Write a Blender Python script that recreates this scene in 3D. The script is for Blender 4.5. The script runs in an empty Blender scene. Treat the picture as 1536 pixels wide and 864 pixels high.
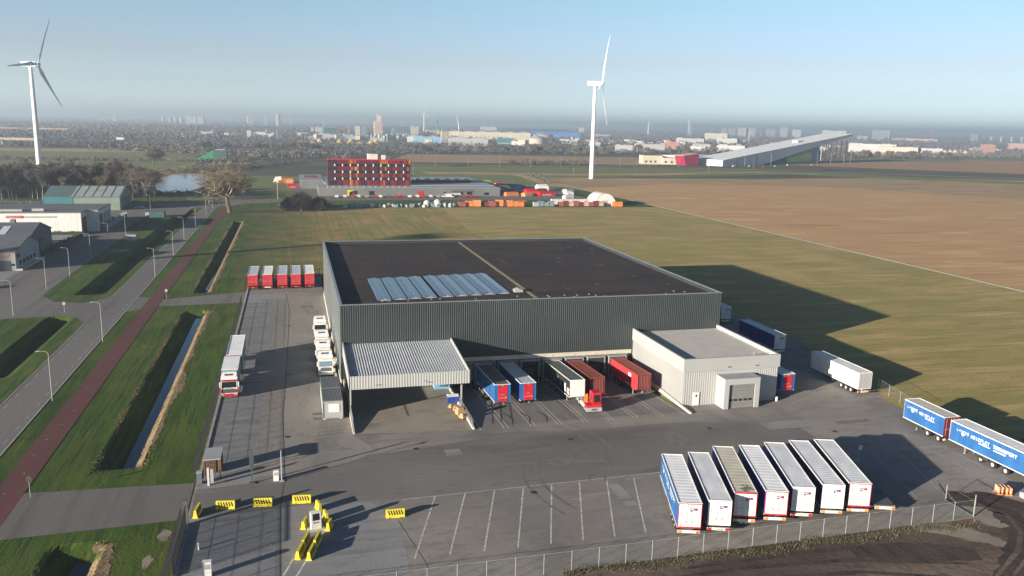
import bpy, math, random
from mathutils import Vector, Matrix
random.seed(7)
S = bpy.context.scene
C = bpy.data.collections.new("scene"); S.collection.children.link(C)
PI = math.pi
R = math.radians

# ------------------------------------------------------------------ helpers
class MB:
    """collects faces (with material slots) and builds ONE mesh object"""
    def __init__(s): s.v = []; s.f = []; s.m = []
    def quad(s, a, b, c, d, m=0):
        n = len(s.v); s.v += [a, b, c, d]; s.f.append((n, n+1, n+2, n+3)); s.m.append(m); return s
    def tri(s, a, b, c, m=0):
        n = len(s.v); s.v += [a, b, c]; s.f.append((n, n+1, n+2)); s.m.append(m); return s
    def box(s, x0, x1, y0, y1, z0, z1, m=0, skip=''):
        n = len(s.v)
        s.v += [(x0,y0,z0),(x1,y0,z0),(x1,y1,z0),(x0,y1,z0),(x0,y0,z1),(x1,y0,z1),(x1,y1,z1),(x0,y1,z1)]
        for k, q in (('b',(3,2,1,0)),('t',(4,5,6,7)),('f',(0,1,5,4)),('r',(1,2,6,5)),('k',(2,3,7,6)),('l',(3,0,4,7))):
            if k not in skip: s.f.append(tuple(n+i for i in q)); s.m.append(m)
        return s
    def prism(s, poly, z0, z1, m=0, bottom=True):
        n = len(s.v); k = len(poly)
        s.v += [(x, y, z0) for x, y in poly] + [(x, y, z1) for x, y in poly]
        s.f.append(tuple(range(n+k, n+2*k))); s.m.append(m)
        if bottom: s.f.append(tuple(range(n+k-1, n-1, -1))); s.m.append(m)
        for i in range(k):
            j = (i+1) % k; s.f.append((n+i, n+j, n+k+j, n+k+i)); s.m.append(m)
        return s
    def extr(s, prof, axis, a0, a1, m=0, cap=True):
        """closed profile in the plane across 'axis' (x: (y,z) / y: (x,z)) swept from a0 to a1"""
        n = len(s.v); k = len(prof)
        f = (lambda a, p: (a, p[0], p[1])) if axis == 'x' else (lambda a, p: (p[0], a, p[1]))
        s.v += [f(a0, p) for p in prof] + [f(a1, p) for p in prof]
        for i in range(k):
            j = (i+1) % k; s.f.append((n+i, n+j, n+k+j, n+k+i)); s.m.append(m)
        if cap:
            s.f.append(tuple(range(n+k-1, n-1, -1))); s.f.append(tuple(range(n+k, n+2*k))); s.m += [m, m]
        return s
    def cyl(s, p0, p1, r0, r1=None, n=8, m=0, cap=True):
        r1 = r0 if r1 is None else r1
        p0 = Vector(p0); p1 = Vector(p1); d = p1-p0
        if d.length < 1e-6: return s
        d.normalize(); a = d.cross(Vector((0,0,1)) if abs(d.z) < .9 else Vector((1,0,0))).normalized(); b = d.cross(a)
        k = len(s.v)
        for i in range(n):
            t = 2*PI*i/n; o = a*math.cos(t)+b*math.sin(t)
            s.v.append(tuple(p0+o*r0)); s.v.append(tuple(p1+o*r1))
        for i in range(n):
            j = (i+1) % n; s.f.append((k+2*i, k+2*j, k+2*j+1, k+2*i+1)); s.m.append(m)
        if cap:
            s.f.append(tuple(k+2*i for i in range(n))[::-1]); s.f.append(tuple(k+2*i+1 for i in range(n))); s.m += [m, m]
        return s
    def mesh(s, name, mats):
        me = bpy.data.meshes.new(name); me.from_pydata([tuple(v) for v in s.v], [], s.f)
        for mm in (mats if isinstance(mats, (list, tuple)) else [mats]): me.materials.append(mm)
        me.polygons.foreach_set('material_index', s.m); me.update(); return me
    def build(s, name, mats, parent=None, label=None, loc=None, rz=0, smooth=False):
        me = s.mesh(name, mats)
        if smooth: me.polygons.foreach_set('use_smooth', [True]*len(me.polygons))
        return put(me, name, parent, label, loc, rz)

def put(me, name, parent=None, label=None, loc=None, rz=0):
    o = bpy.data.objects.new(name, me); C.objects.link(o)
    if parent is not None: o.parent = parent
    if loc: o.location = loc
    if rz: o.rotation_euler.z = rz
    if label: o['label'] = label
    return o

def thing(name, label, cat, loc=(0,0,0), rz=0, group=None):
    o = bpy.data.objects.new(name, None); C.objects.link(o); o.empty_display_size = .3
    o.location = loc; o.rotation_euler.z = rz
    return tag(o, label, cat, group)
def tag(o, label, cat, group=None):
    o['label'] = label; o['category'] = cat
    if group: o['group'] = group
    return o
def kind(o, k):
    o['kind'] = k; return o
def kids(o): return [c for c in C.objects if c.parent is o]
def dup(root, loc, rz=0, label=None, group=None, scale=None):
    r = root.copy(); C.objects.link(r); r.location = loc; r.rotation_euler.z = rz
    if scale: r.scale = scale
    if label: r['label'] = label
    if group: r['group'] = group
    for ch in KIDS(root):
        c = ch.copy(); C.objects.link(c); c.parent = r
        for g in KIDS(ch):
            d = g.copy(); C.objects.link(d); d.parent = c
    return r
_kc = {}
def KIDS(o):
    if o.name not in _kc: _kc[o.name] = kids(o)
    return _kc[o.name]

# ------------------------------------------------------------------ materials
def mat(name, col, rough=.7, var=.12, scale=.5, metal=0, spec=.5, bump=0, col2=None, stretch=None, detail=4):
    """plain paint / stone with large soft tonal variation and optional second colour in patches"""
    m = bpy.data.materials.new(name); m.use_nodes = True
    nt = m.node_tree; N = nt.nodes; b = N['Principled BSDF']
    b.inputs['Roughness'].default_value = rough; b.inputs['Metallic'].default_value = metal
    b.inputs['Specular IOR Level'].default_value = spec
    c = (*col, 1)
    if var <= 0 and col2 is None:
        b.inputs['Base Color'].default_value = c; return m
    tc = N.new('ShaderNodeTexCoord'); mp = N.new('ShaderNodeMapping'); no = N.new('ShaderNodeTexNoise')
    nt.links.new(tc.outputs['Object'], mp.inputs['Vector']); nt.links.new(mp.outputs['Vector'], no.inputs['Vector'])
    if stretch: mp.inputs['Scale'].default_value = stretch
    no.inputs['Scale'].default_value = scale; no.inputs['Detail'].default_value = detail
    r = N.new('ShaderNodeValToRGB'); nt.links.new(no.outputs['Fac'], r.inputs['Fac'])
    r.color_ramp.elements[0].position = .3; r.color_ramp.elements[1].position = .7
    lo = tuple(max(0, x*(1-var)) for x in col); hi = tuple(min(1, x*(1+var)) for x in (col2 or col))
    r.color_ramp.elements[0].color = (*lo, 1); r.color_ramp.elements[1].color = (*hi, 1)
    nt.links.new(r.outputs['Color'], b.inputs['Base Color'])
    if bump:
        bp = N.new('ShaderNodeBump'); bp.inputs['Strength'].default_value = bump
        nt.links.new(no.outputs['Fac'], bp.inputs['Height']); nt.links.new(bp.outputs['Normal'], b.inputs['Normal'])
    return m

def groundmat(name, layers, base, rough=.95, bump=0.0, bscale=2.0, spec=.2, k=(1,1,1)):
    """base colour, then noise-masked layers: (colour, scale, (stretch), lo, hi, detail[, seed])"""
    km = lambda c: tuple(a*q for a, q in zip(c, k))
    base = km(base); layers = [(km(l[0]), *l[1:]) for l in layers]
    m = bpy.data.materials.new(name); m.use_nodes = True
    nt = m.node_tree; N = nt.nodes; L = nt.links; b = N['Principled BSDF']
    b.inputs['Roughness'].default_value = rough; b.inputs['Specular IOR Level'].default_value = spec
    ge = N.new('ShaderNodeNewGeometry'); cur = None; grads = [l for l in layers if len(l) == 4]; layers = [l for l in layers if len(l) > 4]
    for i, ly in enumerate(layers):
        col, sc, st, lo, hi, de = ly[:6]
        mp = N.new('ShaderNodeMapping'); mp.inputs['Scale'].default_value = st
        mp.inputs['Location'].default_value = (13.7*i, 5.1*i, 0)
        if len(ly) > 6: mp.inputs['Rotation'].default_value = (0, 0, ly[6])
        L.new(ge.outputs['Position'], mp.inputs['Vector'])
        no = N.new('ShaderNodeTexNoise'); no.inputs['Scale'].default_value = sc; no.inputs['Detail'].default_value = de
        no.inputs['Roughness'].default_value = .6
        L.new(mp.outputs['Vector'], no.inputs['Vector'])
        mr = N.new('ShaderNodeMapRange'); mr.inputs['From Min'].default_value = lo; mr.inputs['From Max'].default_value = hi
        L.new(no.outputs['Fac'], mr.inputs['Value'])
        mx = N.new('ShaderNodeMix'); mx.data_type = 'RGBA'
        L.new(mr.outputs['Result'], mx.inputs['Factor'])
        if cur is None: mx.inputs['A'].default_value = (*base, 1)
        else: L.new(cur, mx.inputs['A'])
        mx.inputs['B'].default_value = (*col, 1); cur = mx.outputs['Result']
    for col, x0, x1, wob in grads:       # soft change of growth along x
        sx = N.new('ShaderNodeSeparateXYZ'); L.new(ge.outputs['Position'], sx.inputs['Vector'])
        no = N.new('ShaderNodeTexNoise'); no.inputs['Scale'].default_value = .09; no.inputs['Detail'].default_value = 6; L.new(ge.outputs['Position'], no.inputs['Vector'])
        ma = N.new('ShaderNodeMath'); ma.operation = 'MULTIPLY_ADD'; ma.inputs[1].default_value = wob; L.new(no.outputs['Fac'], ma.inputs[0]); L.new(sx.outputs['X'], ma.inputs[2])
        mr = N.new('ShaderNodeMapRange'); mr.inputs['From Min'].default_value = x0+wob/2; mr.inputs['From Max'].default_value = x1+wob/2; mr.inputs['To Min'].default_value = 1; mr.inputs['To Max'].default_value = 0; L.new(ma.outputs[0], mr.inputs['Value'])
        mx = N.new('ShaderNodeMix'); mx.data_type = 'RGBA'; L.new(mr.outputs['Result'], mx.inputs['Factor']); L.new(cur, mx.inputs['A']); mx.inputs['B'].default_value = (*col, 1); cur = mx.outputs['Result']
    L.new(cur, b.inputs['Base Color'])
    if bump:
        n2 = N.new('ShaderNodeTexNoise'); n2.inputs['Scale'].default_value = bscale; n2.inputs['Detail'].default_value = 5
        L.new(ge.outputs['Position'], n2.inputs['Vector'])
        bp = N.new('ShaderNodeBump'); bp.inputs['Strength'].default_value = bump; bp.inputs['Distance'].default_value = .1
        L.new(n2.outputs['Fac'], bp.inputs['Height']); L.new(bp.outputs['Normal'], b.inputs['Normal'])
    return m

def clearmat(name, col, alpha, rough=.6):
    m = bpy.data.materials.new(name); m.use_nodes = True
    nt = m.node_tree; b = nt.nodes['Principled BSDF']
    b.inputs['Base Color'].default_value = (*col, 1); b.inputs['Alpha'].default_value = alpha; b.inputs['Roughness'].default_value = rough
    return m

X1 = (1, 1, 1)
M = {}
def D(n, *a, **k): M[n] = mat(n, *a, **k)
# plain colours
D('white', (.60,.60,.585), .45, .12, 1.1, stretch=(1,1,.35)); D('offwhite', (.50,.48,.44), .6, .08, .3); D('cream', (.44,.41,.345), .7, .08, .3)
D('dirtywhite', (.60,.60,.57), .6, .14, .8); D('palegrey', (.31,.315,.315), .6, .1, .3); D('grey', (.26,.27,.28), .6, .12, .5)
D('steel', (.32,.34,.35), .4, .1, .5, metal=.5); D('darkgrey', (.075,.08,.085), .6, .15, .6); D('black', (.018,.019,.021), .6, .1)
D('tyre', (.017,.017,.018), .85, .2, 3); D('rim', (.42,.42,.40), .45, .2, 3); D('chassis', (.03,.032,.035), .6, .25, 2)
D('blue', (.021,.10,.275), .5, .2, .8, stretch=(1,1,.4)); D('deepblue', (.017,.055,.27), .5, .2, .8); D('navy', (.02,.028,.085), .5, .12, .4)
D('red', (.42,.012,.022), .5, .2, .9); D('darkred', (.13,.012,.015), .5, .15, .8); D('rust', (.125,.02,.019), .65, .2, .9)
D('rustroof', (.25,.06,.045), .7, .2, .9); D('orange', (.62,.17,.03), .55, .15, .5); D('yellow', (.58,.48,.02), .6, .18, 2.5)
D('amber', (.62,.22,.06), .5, .1, 3); D('tail', (.35,.01,.01), .3, 0); D('glass', (.015,.018,.022), .08, 0, spec=.6)
D('teal', (.04,.15,.17), .5, .1, .2); D('bluegrey', (.13,.20,.26), .5, .1, .2); D('darkgreen', (.03,.09,.085), .6, .1, .2)
D('steelblue', (.05,.10,.16), .5, .1, .2); D('skyblue', (.16,.34,.50), .5, .1, .2); D('cobalt', (.03,.13,.34), .5, .1, .2)
D('beige', (.47,.42,.32), .7, .1, .05); D('sand', (.42,.33,.27), .8, .12, .05); D('brick', (.33,.14,.09), .85, .15, .1)
D('pinkbrick', (.46,.29,.23), .85, .12, .1); D('slate', (.09,.10,.12), .7, .1, .2); D('paleblue', (.42,.47,.52), .6, .05, .1)
D('green', (.02,.20,.10), .5, .1, .1); D('shedgreen', (.16,.215,.17), .55, .1, .2); D('shedroof', (.085,.145,.135), .5, .15, .15)
D('shedroofpale', (.26,.30,.29), .5, .1, .2); D('cardboard', (.38,.25,.13), .8, .2, 2); D('wood', (.14,.075,.045), .8, .3, 2)
D('lime', (.34,.46,.06), .6, .1, .5); D('roofgrey', (.11,.115,.12), .6, .15, .3)
D('galv', (.33,.35,.35), .45, .12, 2, metal=.3); D('polewhite', (.36,.37,.37), .5, .05)
D('turbine', (.72,.73,.74), .4, .02, .05); D('logoblue', (.02,.03,.16), .5, 0); D('pad', (.20,.21,.20), .6, .1)
D('concrete', (.40,.38,.34), .85, .15, .7); D('kerb', (.36,.35,.33), .85, .15, .8); D('paint', (.47,.46,.42), .8, .45, 2.2); D('citywhite', (.34,.345,.345), .6, .12, .02); D('citycream', (.38,.35,.29), .7, .12, .02); D('paintfaint', (.34,.33,.31), .85, .35, 1.5)
D('roof_white', (.82,.83,.84), .55, .08, .8, stretch=(1,.5,1)); D('roof_grey', (.66,.68,.70), .6, .14, .8, stretch=(1,.4,1)); D('roof_slate', (.10,.115,.12), .6, .2, .7)
D('roof_cream', (.56,.52,.42), .6, .12, .6); D('roof_pale', (.46,.52,.58), .5, .1, .6)
D('clad', (.024,.0335,.0365), .38, .18, .12, spec=.5); D('cladsunlit', (.10,.115,.118), .35, .12, .06); D('claddark', (.028,.035,.04), .5, .1, .1)  # left wall cladding: same metal, paler because sunlight is put into its colour
D('cladwhite', (.325,.333,.33), .5, .06, .15); D('panelwhite', (.255,.26,.257), .6, .09, .12); D('canopyroof', (.40,.425,.45), .42, .1, .4)
D('doorgrey', (.17,.175,.17), .5, .08, .5); D('rubber', (.02,.021,.022), .85, .15, 2)
D('solarframe', (.45,.47,.48), .4, .05, metal=.4)
D('hedge', (.028,.04,.018), .9, .4, 1.5, bump=.3); D('bark', (.10,.075,.055), .9, .3, 3); D('twig', (.105,.083,.067), .95, .25, .3)
D('twigwarm', (.165,.13,.085), .95, .25, .3); D('twigdark', (.065,.046,.045), .95, .3, .3); D('twiggrey', (.10,.088,.08), .95, .25, .3)
D('birch', (.30,.28,.25), .8, .3, 3); D('conifer', (.022,.035,.022), .95, .3, .5)
D('reed', (.23,.16,.088), .95, .25, 1.2); D('tuft', (.040,.052,.015), .95, .35, 1.0); D('tufttan', (.13,.105,.06), .95, .3, 1.0)
D('farwood', (.095,.086,.088), .95, .25, .02); D('farwoodb', (.115,.10,.092), .95, .25, .02); D('facade_grey', (.145,.145,.142), .6, .1, .1)
# ------------------------------------------------------------------ camera, light, sky, air
cam = bpy.data.cameras.new('camera'); co = bpy.data.objects.new('camera', cam); C.objects.link(co); S.camera = co
cx = Vector((0.96656604,-0.25546023,0.02213983)); cy = Vector((0.02843001,0.19257706,0.98086992)); cz = -Vector((0.25483688,0.94744612,-0.19340118))
mm = Matrix((cx, cy, cz)).transposed().to_4x4(); mm.translation = Vector((-6.96,-135.36,43.70)); co.matrix_world = mm
cam.sensor_width = 36; cam.lens = 1229.7/1536*36; cam.clip_start = 1; cam.clip_end = 40000

AZ = R(64.6); EL = R(11.2)                                 # shadows fall towards (sin AZ, cos AZ)
sun = bpy.data.lights.new('sun', 'SUN'); sun.energy = 5.0; sun.angle = R(.5); sun.color = (1.0, .885, .74)
so = bpy.data.objects.new('sun', sun); C.objects.link(so); so.location = (-150, -150, 120)
so.rotation_euler = Vector((math.sin(AZ)*math.cos(EL), math.cos(AZ)*math.cos(EL), -math.sin(EL))).to_track_quat('-Z', 'Y').to_euler()
W = bpy.data.worlds.new('World'); S.world = W; W.use_nodes = True
nt = W.node_tree; bg = nt.nodes['Background']; sky = nt.nodes.new('ShaderNodeTexSky'); sky.sky_type = 'NISHITA'
sky.sun_disc = False; sky.sun_elevation = EL; sky.sun_rotation = AZ+PI
sky.altitude = 40; sky.air_density = 1.0; sky.dust_density = .3; sky.ozone_density = 5
# pale band above the haze line; unseen upper sky dimmed to cut fill light: tint the Nishita colour by elevation
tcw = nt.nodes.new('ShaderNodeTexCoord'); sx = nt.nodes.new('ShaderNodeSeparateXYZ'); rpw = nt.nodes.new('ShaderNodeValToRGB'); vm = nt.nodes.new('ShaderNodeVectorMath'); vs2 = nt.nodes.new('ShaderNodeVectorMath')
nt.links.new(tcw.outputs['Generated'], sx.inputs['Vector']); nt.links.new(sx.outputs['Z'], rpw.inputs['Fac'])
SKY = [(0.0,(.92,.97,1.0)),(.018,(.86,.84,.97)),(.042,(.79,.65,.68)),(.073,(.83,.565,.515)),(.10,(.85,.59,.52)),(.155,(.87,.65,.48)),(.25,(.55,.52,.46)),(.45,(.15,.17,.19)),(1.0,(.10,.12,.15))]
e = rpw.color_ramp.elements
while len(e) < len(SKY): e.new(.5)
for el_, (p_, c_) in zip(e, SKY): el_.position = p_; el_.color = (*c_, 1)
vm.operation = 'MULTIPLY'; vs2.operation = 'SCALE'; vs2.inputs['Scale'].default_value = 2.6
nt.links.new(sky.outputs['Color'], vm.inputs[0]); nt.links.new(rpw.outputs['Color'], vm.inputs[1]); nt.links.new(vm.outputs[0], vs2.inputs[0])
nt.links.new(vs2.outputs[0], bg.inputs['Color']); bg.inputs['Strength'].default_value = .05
vs = S.view_settings; S.display_settings.display_device = 'sRGB'; vs.view_transform = 'Standard'; vs.look = 'None'; vs.gamma = 1; vs.use_curve_mapping = False
vs.exposure = 1.5
S.render.engine = 'CYCLES'; cy_ = S.cycles
cy_.use_denoising = True; cy_.max_bounces = 5; cy_.diffuse_bounces = 2; cy_.glossy_bounces = 2; cy_.transparent_max_bounces = 12; cy_.volume_bounces = 0
cy_.sample_clamp_indirect = 4

hz = MB(); hz.box(-9800, 9800, -700, 14500, -6, 135)
ho = hz.build('haze', []); kind(ho, 'stuff')
hm = bpy.data.materials.new('haze_air'); hm.use_nodes = True; hn = hm.node_tree; hn.nodes.clear()
ou = hn.nodes.new('ShaderNodeOutputMaterial'); pv = hn.nodes.new('ShaderNodeVolumePrincipled')
pv.inputs['Color'].default_value = (.72,.86,1,1); pv.inputs['Density'].default_value = 2.4e-4; pv.inputs['Anisotropy'].default_value = .4
hn.links.new(pv.outputs['Volume'], ou.inputs['Volume']); ho.data.materials.append(hm)

# ------------------------------------------------------------------ ground with ditches and the dock pit
def seq(*seg):
    r = []
    for a, b, st in seg:
        n = max(1, round((b-a)/st)); r += [a+(b-a)*i/n for i in range(n)]
    return r
XS = seq((-9500,-3000,1500),(-3000,-500,400),(-500,-100,80),(-100,-66,8.5),(-66,-52,.8),(-52,-33,3.2),(-33,-25,.5),(-25,-18,3.5)) + [-18,0,8,17.35,17.55,30,40,52.05,52.25,60,80] + seq((100,300,50),(300,1000,175),(1000,4000,600),(4000,9500,1100)) + [9500]
YS = seq((-450,-150,100),(-150,-75,12),(-75,20,1.6)) + [-.3, -.1] + seq((20,320,2.0),(320,600,40),(600,1500,180),(1500,9000,1500)) + [9000, 14000]
YS = sorted(YS)
DITCH = [  # x_left, x_right, bottom_left, bottom_right, y0, y1, depth
    (-32.2,-26.8,-29.9,-28.0,-28.5,62.5,1.2), (-32.6,-28.6,-30.8,-29.8,84.5,244,1.15),
    (-32.2,-26.8,-29.9,-28.0,-70,-48.6,1.2), (-60.2,-53.6,-58.2,-55.2,87,296,2.3), (-60.4,-55.0,-58.6,-56.6,16,62,2.2)]
def gz(x, y):
    z = 0
    for xl, xr, bl, br, y0, y1, d in DITCH:
        if xl < x < xr and y0 < y < y1:
            t = min((x-xl)/(bl-xl), (xr-x)/(xr-br), 1); t = min(t, (y-y0)/1.6, (y1-y)/1.6)
            z = -d*max(0, t)
    if 17.5 < x < 52.15 and -23 < y < -.2: z = -3
    if x < -52 or x > 100: pass
    return z - .03
g = MB(); nx = len(XS)
for y in YS:
    for x in XS: g.v.append((x, y, gz(x, y)))
for j in range(len(YS)-1):
    for i in range(nx-1):
        a = j*nx+i; g.f.append((a, a+1, a+nx+1, a+nx)); g.m.append(0)
gm = groundmat('grass', [((.10,.07,.035), 1.1, (1,.025,1), .55, .66, 4), ((.045,.075,.016), .9, (1,.12,1), .42, .62, 5), ((.10,.105,.035), .35, (1,.10,1), .52, .68, 6), ((.028,.045,.012), 1.8, (1,.05,1), .50, .62, 3), ((.125,.12,.045), 2.2, (1,.04,1), .58, .70, 3), ((.115,.105,.035), .12, (1,.35,1), .48, .72, 5), ((.028,.05,.012), .35, (1,.1,1), .5, .7, 4), ((.17,.13,.06), .06, (1,.6,1), .62, .75, 5)], (.068,.085,.022), bump=.5, bscale=3, k=(.80,1.12,.55))
kind(g.build('ground', gm), 'structure')

def sheet(name, poly, z, m, k='structure'):
    b = MB(); n = len(poly); b.v = [(x, y, z) for x, y in poly]; b.f = [tuple(range(n))]; b.m = [0]
    ar = sum(poly[i][0]*poly[(i+1) % n][1]-poly[(i+1) % n][0]*poly[i][1] for i in range(n))
    if ar < 0: b.f = [b.f[0][::-1]]
    return kind(b.build(name, m), k)
def rect(x0, x1, y0, y1): return [(x0,y0),(x1,y0),(x1,y1),(x0,y1)]

M['meadow'] = groundmat('meadow_grass', [((.155,.125,.052), .05, (1,.55,1), .45, .62, 6), ((.098,.094,.032), .14, (.3,1,1), .46, .62, 6, -.2), ((.19,.15,.078), .20, (.16,1,1), .52, .72, 6, -.22), ((.085,.082,.026), .9, (.07,1,1), .5, .66, 4, -.22), ((.07,.066,.024), 1.6, (1,1,1), .5, .8, 4)], (.115,.105,.036), bump=.5, bscale=1.5, k=(2.65,2.42,2.42))
M['mown'] = groundmat('mown_field', [((.022,.034,.009), -30, 20, 40), ((.19,.125,.062), .035, (1,1,1), .44, .58, 5), ((.085,.09,.03), .55, (1,.015,1), .45, .68, 2), ((.16,.125,.06), .5, (1,.03,1), .52, .74, 4), ((.07,.085,.022), .09, (1,.7,1), .52, .7, 5), ((.05,.055,.018), 1.6, (1,1,1), .52, .8, 4)], (.105,.10,.034), bump=.5, bscale=1.5, k=(2.1,1.98,1.75))
M['plough'] = groundmat('ploughed_soil', [((.175,.115,.066), .018, (1,1,1), .4, .65, 5), ((.185,.135,.082), .5, (.06,1,1), .45, .65, 2, .06), ((.115,.078,.045), .30, (.03,1,1), .56, .70, 3, .06), ((.225,.175,.115), .05, (.3,1,1), .58, .75, 5)], (.148,.10,.058), bump=.6, bscale=.7, k=(2.7,2.45,2.0))
M['plough2'] = groundmat('tilled_soil', [((.20,.12,.075), .01, (1,1,1), .4, .65, 5), ((.13,.085,.055), .1, (.05,1,1), .5, .7, 3)], (.165,.105,.065), k=(1.9, 1.75, 1.45))
M['pasture'] = groundmat('pasture_green', [((.065,.09,.024), .02, (1,1,1), .4, .65, 5), ((.11,.105,.035), .06, (.2,1,1), .5, .7, 5)], (.05,.082,.022), k=(2.2,1.85,2.2))
M['scrub'] = groundmat('dry_scrub', [((.165,.115,.065), .03, (.5,1,1), .4, .6, 6), ((.075,.07,.03), .06, (.3,1,1), .52, .7, 6), ((.27,.20,.125), .05, (.3,1,1), .62, .75, 5)], (.125,.098,.05), k=(2.35,2.25,2.25))
M['sandy'] = groundmat('sandy_soil', [((.28,.19,.11), .04, (.4,1,1), .4, .6, 6), ((.10,.09,.045), .08, (.3,1,1), .55, .7, 5)], (.23,.165,.10), k=(1.25, 1.2, 1.15))
M['farmland'] = groundmat('far_farmland', [((.08,.082,.036), .004, (.5,1,1), .42, .6, 4), ((.05,.048,.03), .006, (.3,1.5,1), .52, .62, 4), ((.15,.115,.07), .005, (.5,2,1), .6, .7, 3)], (.068,.07,.033))
M['asphalt'] = groundmat('yard_asphalt', [((.25,.238,.222), .035, (1,1,1), .42, .66, 6), ((.105,.102,.10), .085, (1,.45,1), .54, .70, 6), ((.32,.305,.28), .13, (.6,1,1), .62, .78, 6), ((.085,.083,.082), .22, (.08,1,1), .60, .72, 4, .25), ((.28,.27,.25), .3, (.05,1,1), .63, .73, 4, -.1), ((.12,.116,.113), 1.6, X1, .58, .72, 5), ((.135,.13,.125), .7, (.35,1,1), .52, .72, 6, .15), ((.205,.198,.186), .9, (.5,1.2,1), .56, .74, 6, -.3), ((.165,.16,.155), 5, X1, .45, .75, 4)], (.172,.165,.157), rough=.85, bump=.25, bscale=6, k=(1.18,1.15,1.12))
M['paver'] = groundmat('yard_pavers', [((.25,.25,.245), .06, (1,.6,1), .4, .62, 6), ((.12,.122,.127), .30, (.10,1.2,1), .52, .66, 4), ((.30,.295,.28), .14, (.4,1,1), .6, .78, 5), ((.10,.10,.103), 1.0, (.25,1,1), .58, .72, 4), ((.18,.18,.18), 6, (.6,1.6,1), .4, .7, 2)], (.185,.185,.187), rough=.85, bump=.25, bscale=5, k=(1.16,1.16,1.18))
M['road'] = groundmat('road_asphalt', [((.19,.183,.172), .05, (1,.2,1), .4, .6, 5), ((.115,.11,.106), .45, (1,.03,1), .52, .7, 3), ((.13,.125,.12), 4, X1, .4, .7, 4)], (.155,.148,.14), rough=.85, bump=.2, bscale=6, k=(.98,.97,.98))
M['bikered'] = groundmat('red_asphalt', [((.13,.055,.053), .1, (1,.3,1), .4, .6, 5), ((.078,.036,.036), 2, X1, .5, .75, 4)], (.105,.045,.044), rough=.9)
M['dirt'] = groundmat('dark_dirt', [((.125,.098,.075), .07, (.6,1,1), .42, .6, 6), ((.045,.032,.026), .05, (.45,1.3,1), .46, .62, 6, .2), ((.19,.16,.125), .16, (.35,1.2,1), .62, .76, 6, .3), ((.055,.042,.034), 1.2, (.4,1,1), .52, .7, 5)], (.088,.064,.048), bump=.8, bscale=1.2, k=(1.5,1.5,1.55))
M['stone'] = groundmat('gravel_verge', [((.27,.24,.20), .3, X1, .4, .6, 6), ((.12,.10,.075), .12, X1, .55, .7, 5)], (.21,.185,.15), bump=.4, bscale=3)
M['trackclay'] = groundmat('clay_track', [((.36,.27,.15), .08, X1, .4, .6, 5), ((.22,.17,.095), .3, X1, .5, .7, 4)], (.31,.24,.135), k=(1.25, 1.2, 1.15))
wm = bpy.data.materials.new('still_water'); wm.use_nodes = True; wb = wm.node_tree.nodes['Principled BSDF']
wb.inputs['Base Color'].default_value = (.03,.045,.07,1); wb.inputs['Roughness'].default_value = .06; wb.inputs['IOR'].default_value = 1.33; wb.inputs['Specular IOR Level'].default_value = .5
M['water'] = wm

# far land, fields (each sheet a step above the one below)
sheet('farmland', [(-9000,560),(9000,560),(9000,9000),(-9000,9000)], 0.0, M['farmland'])
sheet('field', [(195,105),(195,300),(60,302),(-33,306),(-34,250),(-25,243),(-25,105)], -.02, M['mown'])
sheet('meadow', [(62,-64),(195.6,-150),(195.6,298),(70,300),(64,200),(70.3,112)], -.012, M['meadow'])
sheet('ploughed_field', [(198.4,-220),(199,440),(290,492),(420,470),(500,345),(640,150),(760,-220)], .0, M['plough'])
M['palepath'] = groundmat('pale_track', [((.62,.54,.38), .12, X1, .4, .6, 5), ((.45,.38,.25), .4, X1, .55, .75, 4)], (.56,.48,.33))
sheet('field_track', [(195.6,-220),(197.9,-220),(198.3,345),(196,345)], .02, M['palepath'])
sheet('rough_pasture', [(120,470),(199,442),(290,494),(425,472),(505,348),(645,152),(900,0),(1200,400),(790,560),(561,690),(493,722),(330,752),(34,742),(34,620)], -.008, M['scrub'])
sheet('grass_strip', [(98,560),(250,560),(352,585),(500,640),(760,420),(790,450),(560,690),(493,724),(330,752),(60,742)], .03, M['pasture'])
sheet('scrub_strip', [(500,340),(1010,120),(1300,330),(820,520),(640,600),(420,560),(290,500),(425,474)], .02, M['scrub'])
sheet('scrub_strip', [(110,600),(250,595),(352,612),(500,668),(540,640),(548,655),(500,688),(352,640),(250,622),(110,640)], .05, M['scrub'])
sheet('motorway', [(-60,745),(34,751),(330,763),(493,732),(561,701),(753,578),(1000,400),(1006,408),(757,586),(565,709),(496,741),(330,772),(34,760),(-60,754)], .07, M['road'])
sheet('sandy_verge', [(34,762),(330,774),(498,743),(567,711),(759,588),(1008,410),(1012,416),(763,594),(570,716),(500,748),(330,779),(34,767)], .09, M['trackclay'])
sheet('sandy_verge', [(199,441),(290,493.5),(420,471.5),(500,346),(503,348),(422,474.5),(290,497),(199,444)], .04, M['trackclay'])
sheet('sandy_ground', [(100,835),(430,812),(445,835),(540,1080),(160,1100)], .05, M['sandy'])
sheet('tilled_field', [(640,880),(760,770),(1000,560),(1800,500),(1900,1150),(1250,1180),(860,1010)], .05, M['plough2'])
sheet('far_green_field', [(1200,1195),(1900,1160),(2400,1600),(1250,1330)], .09, M['pasture'])
sheet('far_meadow', [(600,1000),(1150,1060),(1230,1250),(800,1240)], .06, M['pasture'])
for k, (y0, y1, x0, x1, mk) in enumerate([(600,770,-420,-100,'pasture'),(770,850,-420,-95,'scrub'),(850,1000,-420,-120,'pasture'),(1000,1120,-500,-150,'scrub'),(560,600,-420,-105,'scrub')]):
    sheet('left_field', [(x0,y0),(x1,y0+30*(k != 4)),(x1,y1+30*(k != 4)),(x0,y1)], .04+.012*k, M[mk])
sheet('far_left_field', [(-900,2000),(0,1900),(0,2250),(-900,2350)], .3, M['pasture'])
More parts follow.
